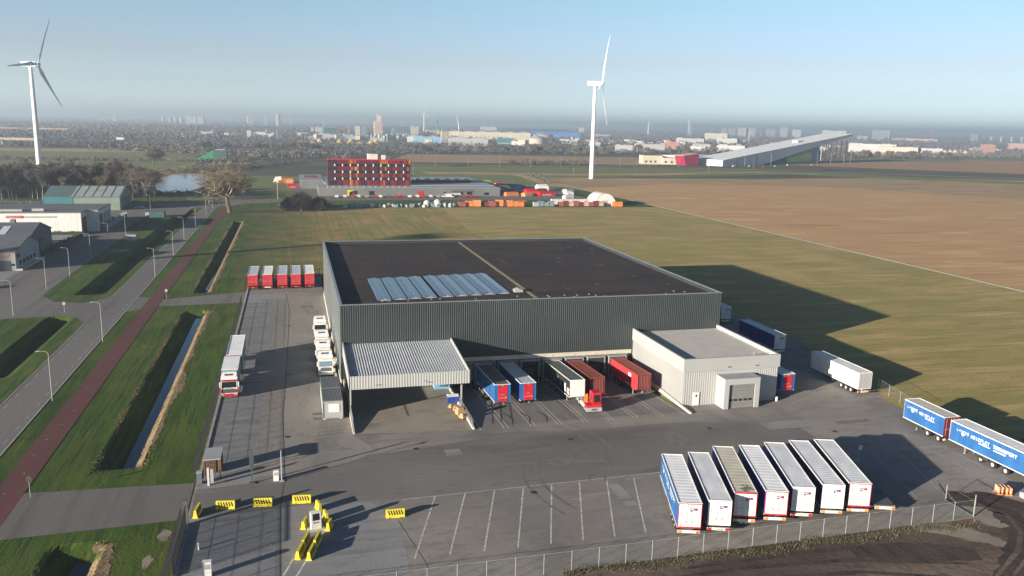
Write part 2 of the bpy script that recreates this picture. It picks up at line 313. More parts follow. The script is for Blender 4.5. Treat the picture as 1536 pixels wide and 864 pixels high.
sheet('north_verge', [(-60,330),(60,352),(170,354),(186,560),(60,620),(34,742),(-60,735),(-90,500)], -.004, M['pasture'])
M['pondwater'] = mat('pond_water', (.10,.14,.17), .12, 0, spec=.6)
# pond
sheet('pond_bank', [(-70,400),(-58,440),(-60,520),(-68,578),(-86,590),(-106,580),(-106,475),(-97,425),(-84,384)], .02, M['scrub'])
sheet('pond_water', [(-68,411),(-64,450),(-66,509),(-75,563),(-86,574),(-100,562),(-99,480),(-90,421),(-80,393)], .04, M['pondwater'])
# ditch water
sheet('ditch_water', rect(-29.3,-27.75,-27.6,61.6), -1.2+.18, M['water']); sheet('ditch_water', rect(-29.5,-27.95,-70,-49.6), -1.2+.18, M['water'])
sheet('ditch_water', [(-30.4,93),(-29.75,93),(-29.7,112),(-30.0,118)], -1.09, M['water']); sheet('ditch_water', rect(-30.5,-29.8,85.5,88), -1.1, M['water'])
# roads
sheet('road', rect(-51.1,-45.0,-400,330), 0, M['road'])
sheet('bike_path', rect(-42.0,-38.6,-400,325), .004, M['bikered'])
sheet('driveway', [(-45,-50),(-38.5,-45.4),(-19.6,-44.6),(-19.6,-34.9),(-38.5,-33.8),(-45,-31)], -.004, M['road'])
sheet('driveway', [(-45,64),(-40,69.2),(-19.6,70.5),(-19.6,83.6),(-22,83.2),(-38.7,77.4),(-45,82)], -.004, M['road'])
sheet('side_road', [(-51.1,54),(-54,60),(-58,62.7),(-69.5,61.2),(-83,55),(-83,330),(-68.6,330),(-68.4,115),(-67.6,86),(-63,78.5),(-56.4,76),(-53,79),(-51.1,84)], -.008, M['road'])
sheet('forecourt', [(-130,100),(-83,100),(-83,205),(-112,206),(-130,206)], -.006, M['paver'])
sheet('parking_ground', [(-83,207),(-69,207),(-69,262),(-56,262),(-56,322),(-128,330),(-128,207)], -.006, M['road'])
sheet('crossing_road', [(-56,306),(-45,306),(-30,326),(15,342),(60,345),(172,343),(172,354),(60,357),(12,355),(-32,340),(-56,330),(-160,345),(-160,336)], .006, M['road'])
sheet('access_road', [(-50,326),(-43,326),(-16,417),(10,480),(2,480),(-24,420)], .012, M['road'])
sheet('fire_yard', [(-6,355),(172,357),(176,430),(160,520),(122,530),(-8,530)], .002, M['road'])
sheet('clay_track', [(197,335),(203,335),(198,480),(196,625),(188,625),(190,480)], .036, M['trackclay'])
# yard (with the dock opening left out)
YARD = [(-19.4,-90),(19,-90),(19,-64.2),(68.9,-63.4),(86.6,-63.0),(88.2,-24),(95,15),(99,58),(70.1,62),(70.1,.0),(52.1,.0),(52.1,-23.2),(17.6,-23.2),(17.6,0),(0,0),(0,103),(-19.6,103.5)]
sheet('yard', YARD, 0, M['asphalt'])
sheet('yard_pavers', rect(-19.3,-12.6,-38,84), .004, M['paver'])
sheet('yard_pavers', [(-19.3,-90),(2.5,-90),(3.5,-50),(-1,-41),(-19.3,-40.5)], .004, M['paver'])
sheet('canopy_floor', [(.65,-22.6),(17.45,-24.0),(17.45,0),(.65,0)], .005, groundmat('warm_concrete', [((.27,.245,.205), .12, (1,.5,1), .4, .6, 5), ((.17,.155,.135), .25, (.5,1,1), .55, .7, 5), ((.33,.30,.25), .5, (1,.3,1), .6, .75, 4)], (.235,.212,.178), bump=.2, bscale=6))
M['lane'] = groundmat('lane_asphalt', [((.19,.182,.175), .05, (.5,1,1), .42, .64, 6), ((.10,.097,.096), .10, (.25,1,1), .54, .72, 6), ((.21,.205,.195), .5, (.12,1,1), .58, .74, 5), ((.11,.107,.104), 1.4, (.3,1,1), .56, .74, 5)], (.145,.14,.136), rough=.85, bump=.25, bscale=6)
sheet('yard_lane', [(-19.2,-44.6),(-19.2,-37.2),(-8,-35.5),(6,-30),(19,-27.5),(50,-27.5),(66,-30),(66,-42.6),(38.5,-43.7),(5,-44.5),(-3,-43.6),(-12,-44.2)], .0065, M['lane'])
M['warmlane'] = groundmat('warm_lane', [((.27,.25,.222), .06, (1,.6,1), .40, .62, 6), ((.165,.155,.142), .14, (1,.3,1), .55, .72, 6), ((.33,.31,.275), .2, (1,.5,1), .62, .76, 5), ((.15,.143,.135), 1.3, (1,.3,1), .56, .74, 5)], (.225,.21,.19), rough=.85, bump=.25, bscale=6)
sheet('yard_lane', [(-12.6,-34.8),(-1,-33),(3,-29),(.3,-22.6),(.3,0),(-.2,.2),(-.2,80),(-12.6,83)], .0055, M['warmlane'])
M['ramp'] = groundmat('dock_concrete', [((.20,.195,.185), .15, (1,.3,1), .4, .62, 5), ((.12,.12,.12), .6, (1,.06,1), .52, .7, 4)], (.165,.16,.152), rough=.85)
b = MB(); b.quad((17.6,-23.2,0),(52.1,-23.2,0),(52.1,0.4,-1.15),(17.6,.4,-1.15)); kind(b.build('dock_ramp', M['ramp']), 'structure')
sheet('dirt_ground', [(18,-64.4),(69,-63.6),(72,-62.5),(80,-62.8),(87,-60),(96,-44),(150,-60),(260,-220),(-5,-220),(-5,-90),(17,-90)], .008, M['dirt'])
sheet('gravel_verge', [(68,-64.6),(71,-58.5),(79,-60.5),(86,-58),(90,-50),(96,-48),(94,-56),(86,-63),(78,-66.4),(73,-69)], .012, M['stone'])
sheet('gravel_verge', [(88.2,-24),(90.2,-20),(97,15),(95,15)], .004, M['stone'])
def blob(cx_, cy2, rx, ry, seed, n=22):
    q = random.Random(seed); f = [q.uniform(.75,1.25) for _ in range(n)]
    return [(cx_+rx*(f[i]+f[i-1])/2*math.cos(2*PI*i/n), cy2+ry*(f[i]+f[i-1])/2*math.sin(2*PI*i/n)) for i in range(n)]
sheet('bare_patch', blob(-21.3,-47.9,.7,1.3,1), -.02, M['stone']); sheet('bare_patch', blob(-22.2,-53.2,.5,1.2,2), -.02, M['stone'])
# wet tyre swath and pale dry patches on the bare ground
M['wetdirt'] = groundmat('wet_dirt', [((.075,.058,.05), .25, (1,.4,1), .42, .62, 6, .7), ((.03,.023,.021), .6, (1.4,.25,1), .52, .68, 5, .9)], (.05,.038,.034), bump=.6, bscale=2)
def swath(path, w, z, m, seed, name='mud_track'):
    q = random.Random(seed); L_, R_ = [], []; P_ = []
    for (a, c) in zip(path, path[1:]):
        for i in range(6): t = i/6; P_.append((a[0]+(c[0]-a[0])*t, a[1]+(c[1]-a[1])*t))
    P_.append(path[-1])
    for i, p in enumerate(P_):
        u = Vector(P_[min(i+1,len(P_)-1)])-Vector(P_[max(i-1,0)]); u.normalize(); n = Vector((-u.y,u.x)); ww = w*(.5+.5*math.sin(PI*min(1,max(.12,i/(len(P_)-1)))))*q.uniform(.85,1.15)
        L_.append((p[0]+n.x*ww,p[1]+n.y*ww)); R_.append((p[0]-n.x*ww*q.uniform(.8,1.2),p[1]-n.y*ww))
    sheet(name, L_+R_[::-1], z, m)
swath([(70.5,-58.6),(74.5,-60.2),(75.8,-63.5),(73.8,-67.5),(70,-71.5),(64,-75.5),(55,-79)], 3.2, .017, M['wetdirt'], 3)
for o in (-1.5,.8): swath([(73.5+o,-60),(75.0+o,-63.5),(73+o,-67.5),(69+o,-71),(62+o,-75)], .3, .022, M['dirt'], 5+int(o*3))
swath([(49.5,-67.2),(54,-68.2),(58.5,-69.3),(62.5,-70.8)], 1.9, .018, M['wetdirt'], 4)
swath([(60,-63.9),(63.5,-65.3),(66,-67.6),(67.3,-69.6)], 1.5, .019, M['stone'], 6)
for k, pth in enumerate(([(22,-68),(36,-67.6),(48,-68.6),(60,-72)],[(22,-70.2),(36,-69.8),(48,-71),(58,-74.5)],[(30,-66.4),(44,-66.2),(56,-66.8)])): swath(pth, .35, .015+.001*k, M['wetdirt'], 11+k)
# kerbs
kb = MB()
kb.box(-19.35,-19.05,-90,-46,-.05,.12); kb.box(-19.35,-19.05,-34,103,-.05,.12)
kind(kb.build('kerb', M['kerb']), 'structure')
kb = MB()
for x in (-51.25,-45.0): kb.box(x, x+.15, -380, 54 if x < -50 else 320, -.05, .03)
kb.box(-51.25,-51.1,84,325,-.05,.03); kind(kb.build('kerb', M['kerb']), 'structure')
# painted lines
def line(mb, x0, y0, x1, y1, w=.12, z=.008):
    d = Vector((x1-x0, y1-y0)); d.normalize(); n = Vector((-d.y, d.x))*w/2
    mb.quad((x0-n.x,y0-n.y,z),(x1-n.x,y1-n.y,z),(x1+n.x,y1+n.y,z),(x0+n.x,y0+n.y,z))
m1 = MB()
for k in range(9): line(m1, 8.5+3.66*k, -44.6, 4.0+3.66*k, -58.6, .17)
line(m1, 4.5, -44.75, 38.5, -43.9, .10)
kind(m1.build('road_marking', M['paint']), 'structure')
m1 = MB()
for x in (70.7,74.7,66.8): line(m1, x, -43.3, x-4.6, -57.7, .11)
line(m1, 79.2,-44.2,79.2,-57.5,.11); line(m1, 82.2,-43.8,82.2,-60,.11); line(m1, 66.5,-43.2,83,-44.0,.11)
for x in (85,88.3): line(m1, x, -24, x+1, -6, .11)
line(m1, 84.6,-22.2,89,-22.6,.11); line(m1, 71,-23,76,-21,.11); line(m1, 76,-21,76,-10,.11)
line(m1, 33.0,-45,35.2,-44.9,.1); line(m1, 35.5,-51,36.6,-53,.14)
for k, y in enumerate((-19.6,-21.0,-22.4)): line(m1, -5.2+.2*k, y-.4, .2, y, .1)
for k in range(5): line(m1, -17.3+3.6*k+.6, 83.4, -17.3+3.6*k+.6, 88, .12)
kind(m1.build('road_marking', M['paintfaint']), 'structure')
m1 = MB(); line(m1, -6.4,-50.7,-9.9,-62,.22); line(m1, -4.6,-50.2,-8.6,-62,.22); kind(m1.build('road_marking', M['paint']), 'structure')
m1 = MB()
def dz(y): return -1.15*max(0, (y+23.2)/23.6)+.008
for k in range(8):
    for o in (-1.75, 1.75):
        x = 20.4+4.15*k+o
        w = .06
        m1.quad((x-w,-24.5,.008),(x+w,-24.5,.008),(x+w,-23.2,.008),(x-w,-23.2,.008))
        m1.quad((x-w,-23.2,.008),(x+w,-23.2,.008),(x+w,-3,dz(-3)),(x-w,-3,dz(-3)))
kind(m1.build('road_marking', M['paint']), 'structure')
m1 = MB()
for k in range(60):
    y = -95+k*5.2
    for x in (-50.3,-45.85): m1.quad((x-.05,y,.006),(x+.05,y,.006),(x+.05,y+2.0,.006),(x-.05,y+2.0,.006))
kind(m1.build('road_marking', M['paintfaint']), 'structure')
m1 = MB()
for k in range(70): 
    y = -80+k*5.8; x = -40.3+random.uniform(-.6,.6); m1.quad((x,y,.009),(x+.16,y,.009),(x+.16,y+.22,.009),(x,y+.22,.009))
kind(m1.build('road_marking', M['paintfaint']), 'structure')
# tar seams and tyre marks that show as thin dark lines on the yard
tar = mat('tar_seam', (.06,.06,.062), .7, .2, 1)
m1 = MB()
for a in ([(-9.2,-62),(-9.4,-44),(-9.0,-36)], [(-9.0,-36),(-9.4,-12),(-8.9,20),(-8.6,60),(-9.4,80),(-12,82),(-18.5,80)], [(3.4,-50),(5.1,-60),(4.6,-63)]):
    for (p, q), (r_, s_) in zip(a, a[1:]): line(m1, p, q, r_, s_, .16 if p < 0 else .05, .011)
m1.quad((18,-24.9,.009),(18.1,-24.9,.009),(0.7,-22.6,.009),(.6,-22.7,.009))
kind(m1.build('tar_seam', tar), 'structure')
m1 = MB()
for x0 in (23.9,26.6,29.3):
    pts = [(x0-.1,-17.5),(x0+.55,-20.2),(x0+.35,-21.6),(x0-.25,-23.6)]
    for (p, q), (r_, s_) in zip(pts, pts[1:]): line(m1, p, q, r_, s_, .20, .022 if q < -23 else dz((q))+.012) if False else m1.quad((p-.1,q,dz(q)+.006),(p+.1,q,dz(q)+.006),(r_+.1,s_,dz(s_)+.006),(r_-.1,s_,dz(s_)+.006))
kind(m1.build('tyre_mark', M['rubber']), 'structure')

scr = groundmat('tyre_scrub', [((.185,.178,.168), .8, X1, .40, .60, 4)], (.135,.13,.125), rough=.85)
rs = random.Random(31)
for k in range(6):
    b = MB(); cx_, cy2, r_, a0 = rs.uniform(2,60), rs.uniform(-46,-28), rs.uniform(9,26), rs.uniform(0,6.28); da = rs.uniform(.5,1.2)
    for o in (0, 2.0):
        for i in range(18):
            a, c_ = a0+da*i/18, a0+da*(i+1)/18; q = [(cx_+(r_+o)*math.cos(a), cy2+(r_+o)*math.sin(a)), (cx_+(r_+o)*math.cos(c_), cy2+(r_+o)*math.sin(c_)), (cx_+(r_+o+.32)*math.cos(c_), cy2+(r_+o+.32)*math.sin(c_)), (cx_+(r_+o+.32)*math.cos(a), cy2+(r_+o+.32)*math.sin(a))]
            if all(-18 < x < 66 and -58 < y < -24.6 for x, y in q): b.quad(*[(x, y, .0135+.0004*k) for x, y in q])
    if b.f: kind(b.build('tyre_scrub', scr), 'structure')
for k, (x, y, w, h) in enumerate(((-6,-29,6,1.6),(24,-39,9,1.1),(61,-33,7,3),(44,-36,3,5),(12,-33,2.2,2.2),(73,-33,6,1.2),(-7,30,2.2,8),(-6,62,3,3),(30,-52,1.6,6),(78,-8,3,6))):
    sheet('repair_patch', rect(x,x+w,y,y+h), .011+.0003*k, scr if k % 2 else M['paver'])
b = MB()
for x, y in ((8,-30),(30,-31),(52,-31),(70,-36),(-9,-22),(-9,8),(-9,44),(20,-46.5),(44,-44)): b.quad((x,y,.022),(x+.7,y,.022),(x+.7,y+.7,.022),(x,y+.7,.022))
kind(b.build('drain_grate', M['rubber']), 'structure')

# reeds along the ditches and rough grass tufts (uncountable)
def blades(name, n, pos, hmin, hmax, w, m):
    b = MB()
    for _ in range(n):
        x, y, z = pos(); h = random.uniform(hmin, hmax); a = random.uniform(0, PI); dx, dy = math.cos(a)*w*random.uniform(.5,1.2), math.sin(a)*w*random.uniform(.5,1.2)
        lx, ly = random.gauss(0,.25)*h, random.gauss(0,.25)*h
        b.tri((x-dx,y-dy,z-.05),(x+dx,y+dy,z-.05),(x+lx,y+ly,z+h))
    return kind(b.build(name, m), 'stuff')
for xl, xr, bl, br, y0, y1, d in DITCH[:3]:
    L_ = y1-y0
    def pos(xr=xr, br=br, y0=y0, y1=y1):
        while True:
            y = random.uniform(y0+.2, y1+.6)
            if random.random() < .62+.2*math.sin(y*.9+2*math.sin(y*.23))+.2*math.sin(y*2.7): break
        x = xr-.55+random.gauss(0,.55)+.35*math.sin(y*.21); return (max(x, br+.1), y, gz(max(x, br+.1), y))
    blades('dry_reeds', int(L_*60), pos, .06, .22, .06, M['reed'])
    def pos2(xl=xl, y0=y0, y1=y1):
        while True:
            y = random.uniform(y0-.5, y1)
            if random.random() < .5+.5*math.sin(y*.30+xl+math.sin(y*.11)*2): break
        x = xl+random.gauss(-.2,.35); return (x, y, gz(x, y))
    blades('dry_reeds', int(L_*34), pos2, .05, .16, .06, M['tufttan'])
M['straw'] = groundmat('straw_bank', [((.15,.115,.065), 1.2, (1,.35,1), .40, .62, 6), ((.07,.07,.03), .5, (1,.5,1), .54, .70, 6), ((.30,.225,.13), 2.5, (1,.6,1), .58, .74, 5)], (.235,.17,.098), bump=.8, bscale=6)
rs = random.Random(5)
for xl, xr, bl, br, y0, y1, d in DITCH[:3]:
    b = MB(); ys_ = [y0+.3+(y1-y0-.2)*i/90 for i in range(91)]; n = len(b.v); w1 = [xr-.05+.35*math.sin(y*.31)+rs.uniform(-.22,.3) for y in ys_]
    for y, w in zip(ys_, w1):
        t_ = br-.05+rs.uniform(-.08,.06)
        w = w+.65+.35*math.sin(y*.11+1)
        for x in (t_, (t_+xr)/2, xr-.02, max(w, xr+.02)): b.v.append((x, y, -.03-d*max(0,min((xr-x)/(xr-br),1,(y-y0)/1.6,(y1-y)/1.6))+.025))
    for i in range(90):
        for k in range(3): a = n+4*i+k; b.f.append((a,a+1,a+5,a+4)); b.m.append(0)
    kind(b.build('straw_bank', M['straw']), 'structure')
def posf():
    x = random.uniform(18,68.6); return (x, -64.75+random.gauss(0,.45)-.4*math.sin(x*.5)-.25*math.sin(x*1.7), 0)
blades('fence_weeds', 3000, posf, .05, .24, .05, M['tuft']); blades('fence_weeds', 3600, posf, .05, .26, .05, M['tufttan'])
def posv():
    return (random.choice((-44.8+random.random()*2.6, -38.3+random.random()*5.8, -25.9+random.random()*6, -65+random.random()*4.5)), random.uniform(-75,60), -.03)
blades('verge_grass', 30000, posv, .04, .12, .05, M['tuft'])
# ------------------------------------------------------------------ warehouse, annex, canopy
def ribs(mb, p0, p1, z0, z1, pitch, dep=.06, m=0, top=None):
    """trapezoid cladding along the wall line p0->p1, outward normal to the right of the direction"""
    p0 = Vector(p0); p1 = Vector(p1); d = p1-p0; L_ = d.length; d.normalize(); n = Vector((d.y, -d.x))
    k = round(L_/pitch); st = L_/k; pts = []
    for i in range(k):
        for f, o in ((0,0),(.36,0),(.5,dep),(.86,dep)): pts.append(p0+d*(st*(i+f))+n*o)
    pts.append(p1)
    a = len(mb.v)
    for i, q in enumerate(pts):
        t = z1 if top is None else top((q-p0).length)
        mb.v += [(q.x,q.y,z0),(q.x,q.y,t)]
    for i in range(len(pts)-1):
        mb.f.append((a+2*i, a+2*i+2, a+2*i+3, a+2*i+1)); mb.m.append(m)
WW, WL, WH = 70.19, 76.28, 13.98
wh = thing('warehouse', 'large flat roofed warehouse clad in dark grey ribbed metal in the middle of the yard', 'warehouse', (0,0,0))
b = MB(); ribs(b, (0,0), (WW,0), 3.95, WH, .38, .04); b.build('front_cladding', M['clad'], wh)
b = MB(); ribs(b, (0,WL), (0,0), 1.15, WH, 1.05, .03); b.build('side_cladding', M['cladsunlit'], wh)
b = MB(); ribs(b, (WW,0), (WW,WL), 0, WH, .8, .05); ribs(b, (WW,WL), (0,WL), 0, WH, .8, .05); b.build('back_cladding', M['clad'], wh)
b = MB(); b.box(-.12,.1,.2,WL,-.02,1.15); b.box(.1,.35,.15,.3,-.02,1.15); b.build('plinth', M['concrete'], wh)
t = .35
b = MB()
b.box(t,WW-t,.12,t,13.1,WH-.03); b.box(t,WW-t,WL-t,WL-.05,13.1,WH-.03); b.box(.05,t,.05,WL-.05,13.1,WH-.03); b.box(WW-t,WW-.05,.05,WL-.05,13.1,WH-.03)
pa = b.build('parapet', M['claddark'], wh)
b = MB()
b.box(-.06,WW+.1,-.1,t+.05,WH-.02,WH+.06); b.box(-.06,WW+.1,WL-t,WL+.1,WH-.02,WH+.06); b.box(-.06,t+.05,t+.05,WL-t,WH-.02,WH+.06); b.box(WW-t,WW+.1,t+.05,WL-t,WH-.02,WH+.06)
b.build('coping', M['steel'], pa)
b = MB(); b.box(t,t+.06,t+.05,WL-t-.05,13.24,WH-.05); b.build('membrane_upstand', mat('sky_tinted_membrane', (.03,.075,.14), .35, .35, .25, spec=.6), pa)  # blue base colour stands in for sky reflected in the membrane
rm = groundmat('bitumen_roof', [((.078,.062,.058), .09, (1,.5,1), .42, .6, 6), ((.042,.038,.04), .2, (.3,1,1), .5, .68, 5), ((.135,.115,.105), .5, (1.4,.10,1), .66, .76, 4), ((.11,.095,.09), 3, X1, .62, .8, 3)], (.058,.048,.047), rough=.8, bump=.35, bscale=2, k=(.74,.68,.66))
b = MB(); b.quad((t,t,13.25),(WW-t,t,13.25),(WW-t,WL-t,13.25),(t,WL-t,13.25)); b.build('roof', rm, wh)
b = MB(); b.box(34.85,35.55,t,WL-t,13.25,13.30); b.box(62,66.5,t+.2,t+.5,13.25,13.31)
b.build('walkway', mat('walkway_strip', (.21,.185,.105), .85, .2, 1.5), wh)
q = MB(); q.box(0,.25,0,.25,-.01,.12); me1 = q.mesh('roof_drain', M['grey']); q = MB(); q.box(0,.9,0,.06,-.01,.02); me2 = q.mesh('roof_clip', M['grey'])
for k in range(34): put(me1, 'roof_drain', wh, loc=(random.uniform(2,68), random.uniform(1.2,6), 13.25))
for k in range(12): put(me2, 'roof_clip', wh, loc=(random.uniform(40,68), random.uniform(8,72), 13.25), rz=random.uniform(-.2,.2))
# dock front under the cladding
b = MB(); b.box(17.7,52.4,-.20,.1,3.25,3.95); b.build('dock_fascia', M['cream'], wh)
b = MB(); b.box(.1,WW-.1,.12,.5,-1.3,4.0); b.build('dock_wall', M['claddark'], wh)
b = MB(); b.box(-.22,.22,-.12,.1,-1.2,3.25); me1 = b.mesh('dock_column', M['grey'])
for k in range(9): put(me1, 'dock_column', wh, loc=(18.3+4.15*k, 0, 0))
for k in range(8):
    x = 20.38+4.15*k
    s = MB(); z0 = -1.05; z1 = 2.95; w = 1.72
    s.box(x-w,x-w+.16,-1.1,.1,z0,z1); s.box(x+w-.16,x+w,-1.1,.1,z0,z1); s.box(x-w,x+w,-1.1,.1,z1,z1+.16)
    sh = s.build('dock_shelter', M['grey'], wh)
    s = MB(); s.box(x-w+.16,x-w+.6,-1.0,-.96,z0,z1); s.box(x+w-.6,x+w-.16,-1.0,-.96,z0,z1); s.box(x-w+.6,x+w-.6,-1.0,-.96,z1-.9,z1); s.build('curtain', M['rubber'], sh)
    s = MB(); s.box(x-1.2,x+1.2,.02,.1,-.02,2.8); d_ = s.build('dock_door', M['darkgrey'], wh)
    s = MB(); s.box(x-.9,x+.9,-.01,.02,1.5,1.85); s.build('door_window', M['glass'], d_)
    s = MB(); s.box(x-.12,x+.12,-.32,-.13,3.45,3.58); s.build('dock_lamp', M['offwhite'], wh)
# white kerb wall and pipes along the left wall foot
b = MB(); b.box(-1.0,-.75,6,30,0,.75); b.box(-1.05,-.7,6,6.4,0,1.4); b.box(-.9,-.3,10.5,11.5,0,1.9); b.box(-.8,-.3,-6,-4,0,1.9); b.box(-.8,-.45,-6,6,0,.6)
tag(b.build('crash_wall', M['cream']), 'low cream crash wall along the left foot of the warehouse', 'wall')

# rooftop solar rows
pm = bpy.data.materials.new('solar_glass'); pm.use_nodes = True; nt_ = pm.node_tree; pb = nt_.nodes['Principled BSDF']
tc = nt_.nodes.new('ShaderNodeTexCoord'); br = nt_.nodes.new('ShaderNodeTexBrick'); nt_.links.new(tc.outputs['Object'], br.inputs['Vector'])
br.offset = 0; br.inputs['Scale'].default_value = 1; br.inputs['Brick Width'].default_value = 1.3; br.inputs['Row Height'].default_value = 1.05; br.inputs['Mortar Size'].default_value = .05
br.inputs['Color1'].default_value = (.035,.06,.10,1); br.inputs['Color2'].default_value = (.045,.07,.115,1); br.inputs['Mortar'].default_value = (.40,.43,.45,1)
nt_.links.new(br.outputs['Color'], pb.inputs['Base Color']); pb.inputs['Roughness'].default_value = .16; pb.inputs['Specular IOR Level'].default_value = .7
edges = [6.8,9.55,12.3,15.05,18.15,20.9,23.6,26.3,29.0]
ords = ['first','second','third','fourth','fifth','sixth','seventh','eighth','ninth']
for k, x in enumerate(edges):
    y0, y1 = 6.0+.33*k, 26.6+.33*k
    sa = thing('solar_array', 'blue solar panel row on the warehouse roof, %s from the left of nine' % ords[k], 'solar panels', (x,y0,13.25), 0, 'solar panel rows on the warehouse roof')
    for s, (a, c_) in enumerate(((0,1.25),(2.5,1.29))):
        q = MB(); za, zc = .10, .30; q.quad((a,0,za),(c_,0,zc),(c_,y1-y0,zc),(a,y1-y0,za)) if s == 0 else q.quad((c_,0,zc),(a,0,za),(a,y1-y0,za),(c_,y1-y0,zc))
        q.build('panel_slope', pm, sa)
    q = MB(); q.tri((.02,.0,.02),(2.48,.0,.02),(1.27,.0,.28)); q.tri((.02,y1-y0,.02),(1.27,y1-y0,.28),(2.48,y1-y0,.02)); q.box(1.24,1.30,-.02,y1-y0+.02,.28,.31); q.build('frame', M['solarframe'], sa)
rh = MB(); rh.box(32.6,34.2,9.6,11.0,13.25,13.62); rh.extr([(32.5,13.62),(34.3,13.62),(33.4,13.95)],'y',9.5,11.1); tag(rh.build('roof_hatch', M['palegrey']), 'small pale hatch box at the right end of the solar rows', 'roof hatch')

# white annex on the right
an = thing('annex_building', 'low cream white building with flat pale roof and grey sectional door against the warehouse', 'building', (52.7,-20.73,0))
AWd, AD, AH, PB = 17.0, 20.68, 7.88, 5.75
b = MB(); b.quad((0,AD,0),(0,0,0),(0,0,PB),(0,AD,PB)); 
b.build('side_wall', M['panelwhite'], an)
b = MB()
for y in (5.2,10.4,15.5): b.box(-.02,0,y,y+.05,.02,PB)
b.build('panel_joint', M['palegrey'], an)
b = MB(); ribs(b, (0,0), (6.0,0), 0, PB, .4, .026); ribs(b, (13.4,0), (AWd,0), 0, PB, .4, .026); ribs(b, (6.0,0),(13.4,0),4.9,PB,.4,.026); b.build('front_wall', M['cladwhite'], an)
b = MB(); b.quad((AWd,0,0),(AWd,AD,0),(AWd,AD,PB),(AWd,0,PB)); b.build('side_wall', M['cladwhite'], an)
b = MB(); b.box(-.18,AWd+.18,-.22,.2,PB,AH); b.box(-.18,.2,.2,AD-.05,PB,AH); b.box(AWd-.2,AWd+.18,.2,AD-.05,PB,AH); b.build('parapet', M['cladwhite'], an)
b = MB(); b.quad((.2,.2,7.2),(AWd-.2,.2,7.2),(AWd-.2,AD-.05,7.2),(.2,AD-.05,7.2))
b.build('roof', groundmat('gravel_roof', [((.52,.50,.47), .4, X1, .4, .65, 6), ((.40,.385,.36), 2.5, X1, .5, .75, 4)], (.47,.455,.425), bump=.3, bscale=5), an)
for x in (7.6,12.7):
    b = MB(); b.box(x,x+.6,-.27,-.2,6.15,6.32); b.build('vent', M['darkgrey'], an)
po = MB(); po.box(5.9,6.1,-2.7,0,0,4.95); po.box(12.0,12.2,-2.7,0,0,4.95); po.box(6.1,6.75,-2.7,-2.5,0,4.95); po.box(11.35,12.0,-2.7,-2.5,0,4.95); po.box(6.75,11.35,-2.7,-2.5,4.0,4.95)
pp = po.build('door_portal', M['cladwhite'], an)
b = MB(); b.box(5.85,12.25,-2.75,-.05,4.95,5.05); b.build('portal_roof', M['grey'], pp)
b = MB(); b.box(6.75,11.35,-2.35,-2.25,0,4.0); ds = b.build('sectional_door', M['doorgrey'], an)
b = MB()
for k in range(5): b.box(6.95+.88*k,7.6+.88*k,-2.38,-2.34,1.15,1.5)
b.build('door_window', M['glass'], ds)
b = MB()
for z in (.6,1.65,2.25,2.85,3.4): b.box(6.76,11.34,-2.362,-2.34,z,z+.03)
b.build('panel_joint', M['darkgrey'], ds)
b = MB(); b.box(1.85,2.85,-.16,.02,.05,2.25); dd = b.build('door', M['white'], an)
b = MB(); b.box(2.2,2.5,-.175,-.155,1.5,1.85); b.build('door_window', M['glass'], dd)
b = MB()
for x in (12.35,16.9): b.cyl((x,-.5,0),(x,-.5,.7),.22,.22,10)
b.build('guard_post', M['white'], an)
b = MB(); b.box(13.2,13.3,1.4,1.5,7.2,8.1); b.box(12.3,14.6,1.42,1.48,7.9,7.96); b.box(13.0,14.6,1.2,1.7,7.22,7.5); b.build('antenna', M['palegrey'], an)
b = MB(); b.extr([(-3.6,0),(AD-.2,0),(AD-.2,1.25),(8,.62),(-3.6,.28)],'x',-.42,-.12); b.v = [(x,y,z-1.2 if z == 0 and y > 5 else z) for x, y, z in b.v]
rw = b.build('retaining_wall', M['offwhite'], None); rw.location = (52.7,-20.73,0); tag(rw, 'low white retaining wall along the left side of the white annex', 'wall')

# loading canopy on the left
ca = thing('loading_canopy', 'open loading canopy with ribbed metal roof and white fascia on two posts', 'canopy', (.4,-15.85,0))
b = MB(); CWd = 18.25; CL = 15.75; zf, zb = 6.12, 7.3
k = 44; pts = []
for i in range(k):
    s = CWd*i/k; 
    for f, o in ((0,0),(.5,0),(.6,.052),(.9,.052)): pts.append((s+CWd/k*f, o))
pts.append((CWd,0)); a = len(b.v)
for x, o in pts: b.v += [(x,.15,zf+o),(x,CL-.02,zb+o)]
for i in range(len(pts)-1): b.f.append((a+2*i,a+2*i+2,a+2*i+3,a+2*i+1)); b.m.append(0)
b.build('roof', M['canopyroof'], ca)
b = MB(); ribs(b, (-.1,0), (CWd+.1,0), 4.45, 6.5, .42, .028); b.box(-.1,CWd+.1,.06,.14,4.45,6.5); fa = b.build('fascia', M['cladwhite'], ca)
b = MB(); b.box(3.9,4.7,-.09,-.06,4.95,5.05); b.box(11.5,12.4,-.09,-.06,4.95,5.05); b.box(11.2,11.6,-.1,-.06,5.2,5.27); b.build('label_plate', M['darkgrey'], fa)
for x in (-.12,CWd-.04):
    b = MB(); n = 0
    b.extr([(0,4.5),(CL,5.4),(CL,7.7),(0,6.5)],'x',x,x+.16); b.build('side_fascia', M['cladwhite'], ca)
b = MB(); b.quad((.1,.15,zf-.25),(.1,CL-.05,zb-.25),(CWd-.1,CL-.05,zb-.25),(CWd-.1,.15,zf-.25)); b.build('ceiling', M['palegrey'], ca)
for x, y in ((.12,.5),(17.35,1.6)):
    b = MB(); b.box(x-.11,x+.11,y-.11,y+.11,0,4.6); b.box(x-.25,x+.25,y-.25,y+.25,0,.04); b.build('post', M['palegrey'], ca)
b = MB(); b.extr([(-22.5,0),(0.1,0),(.1,1.2),(-15,1.0),(-22.5,.25)],'x',.35,.62); tag(b.build('retaining_wall', M['concrete']), 'pale wedge shaped wall under the left edge of the loading canopy', 'wall')
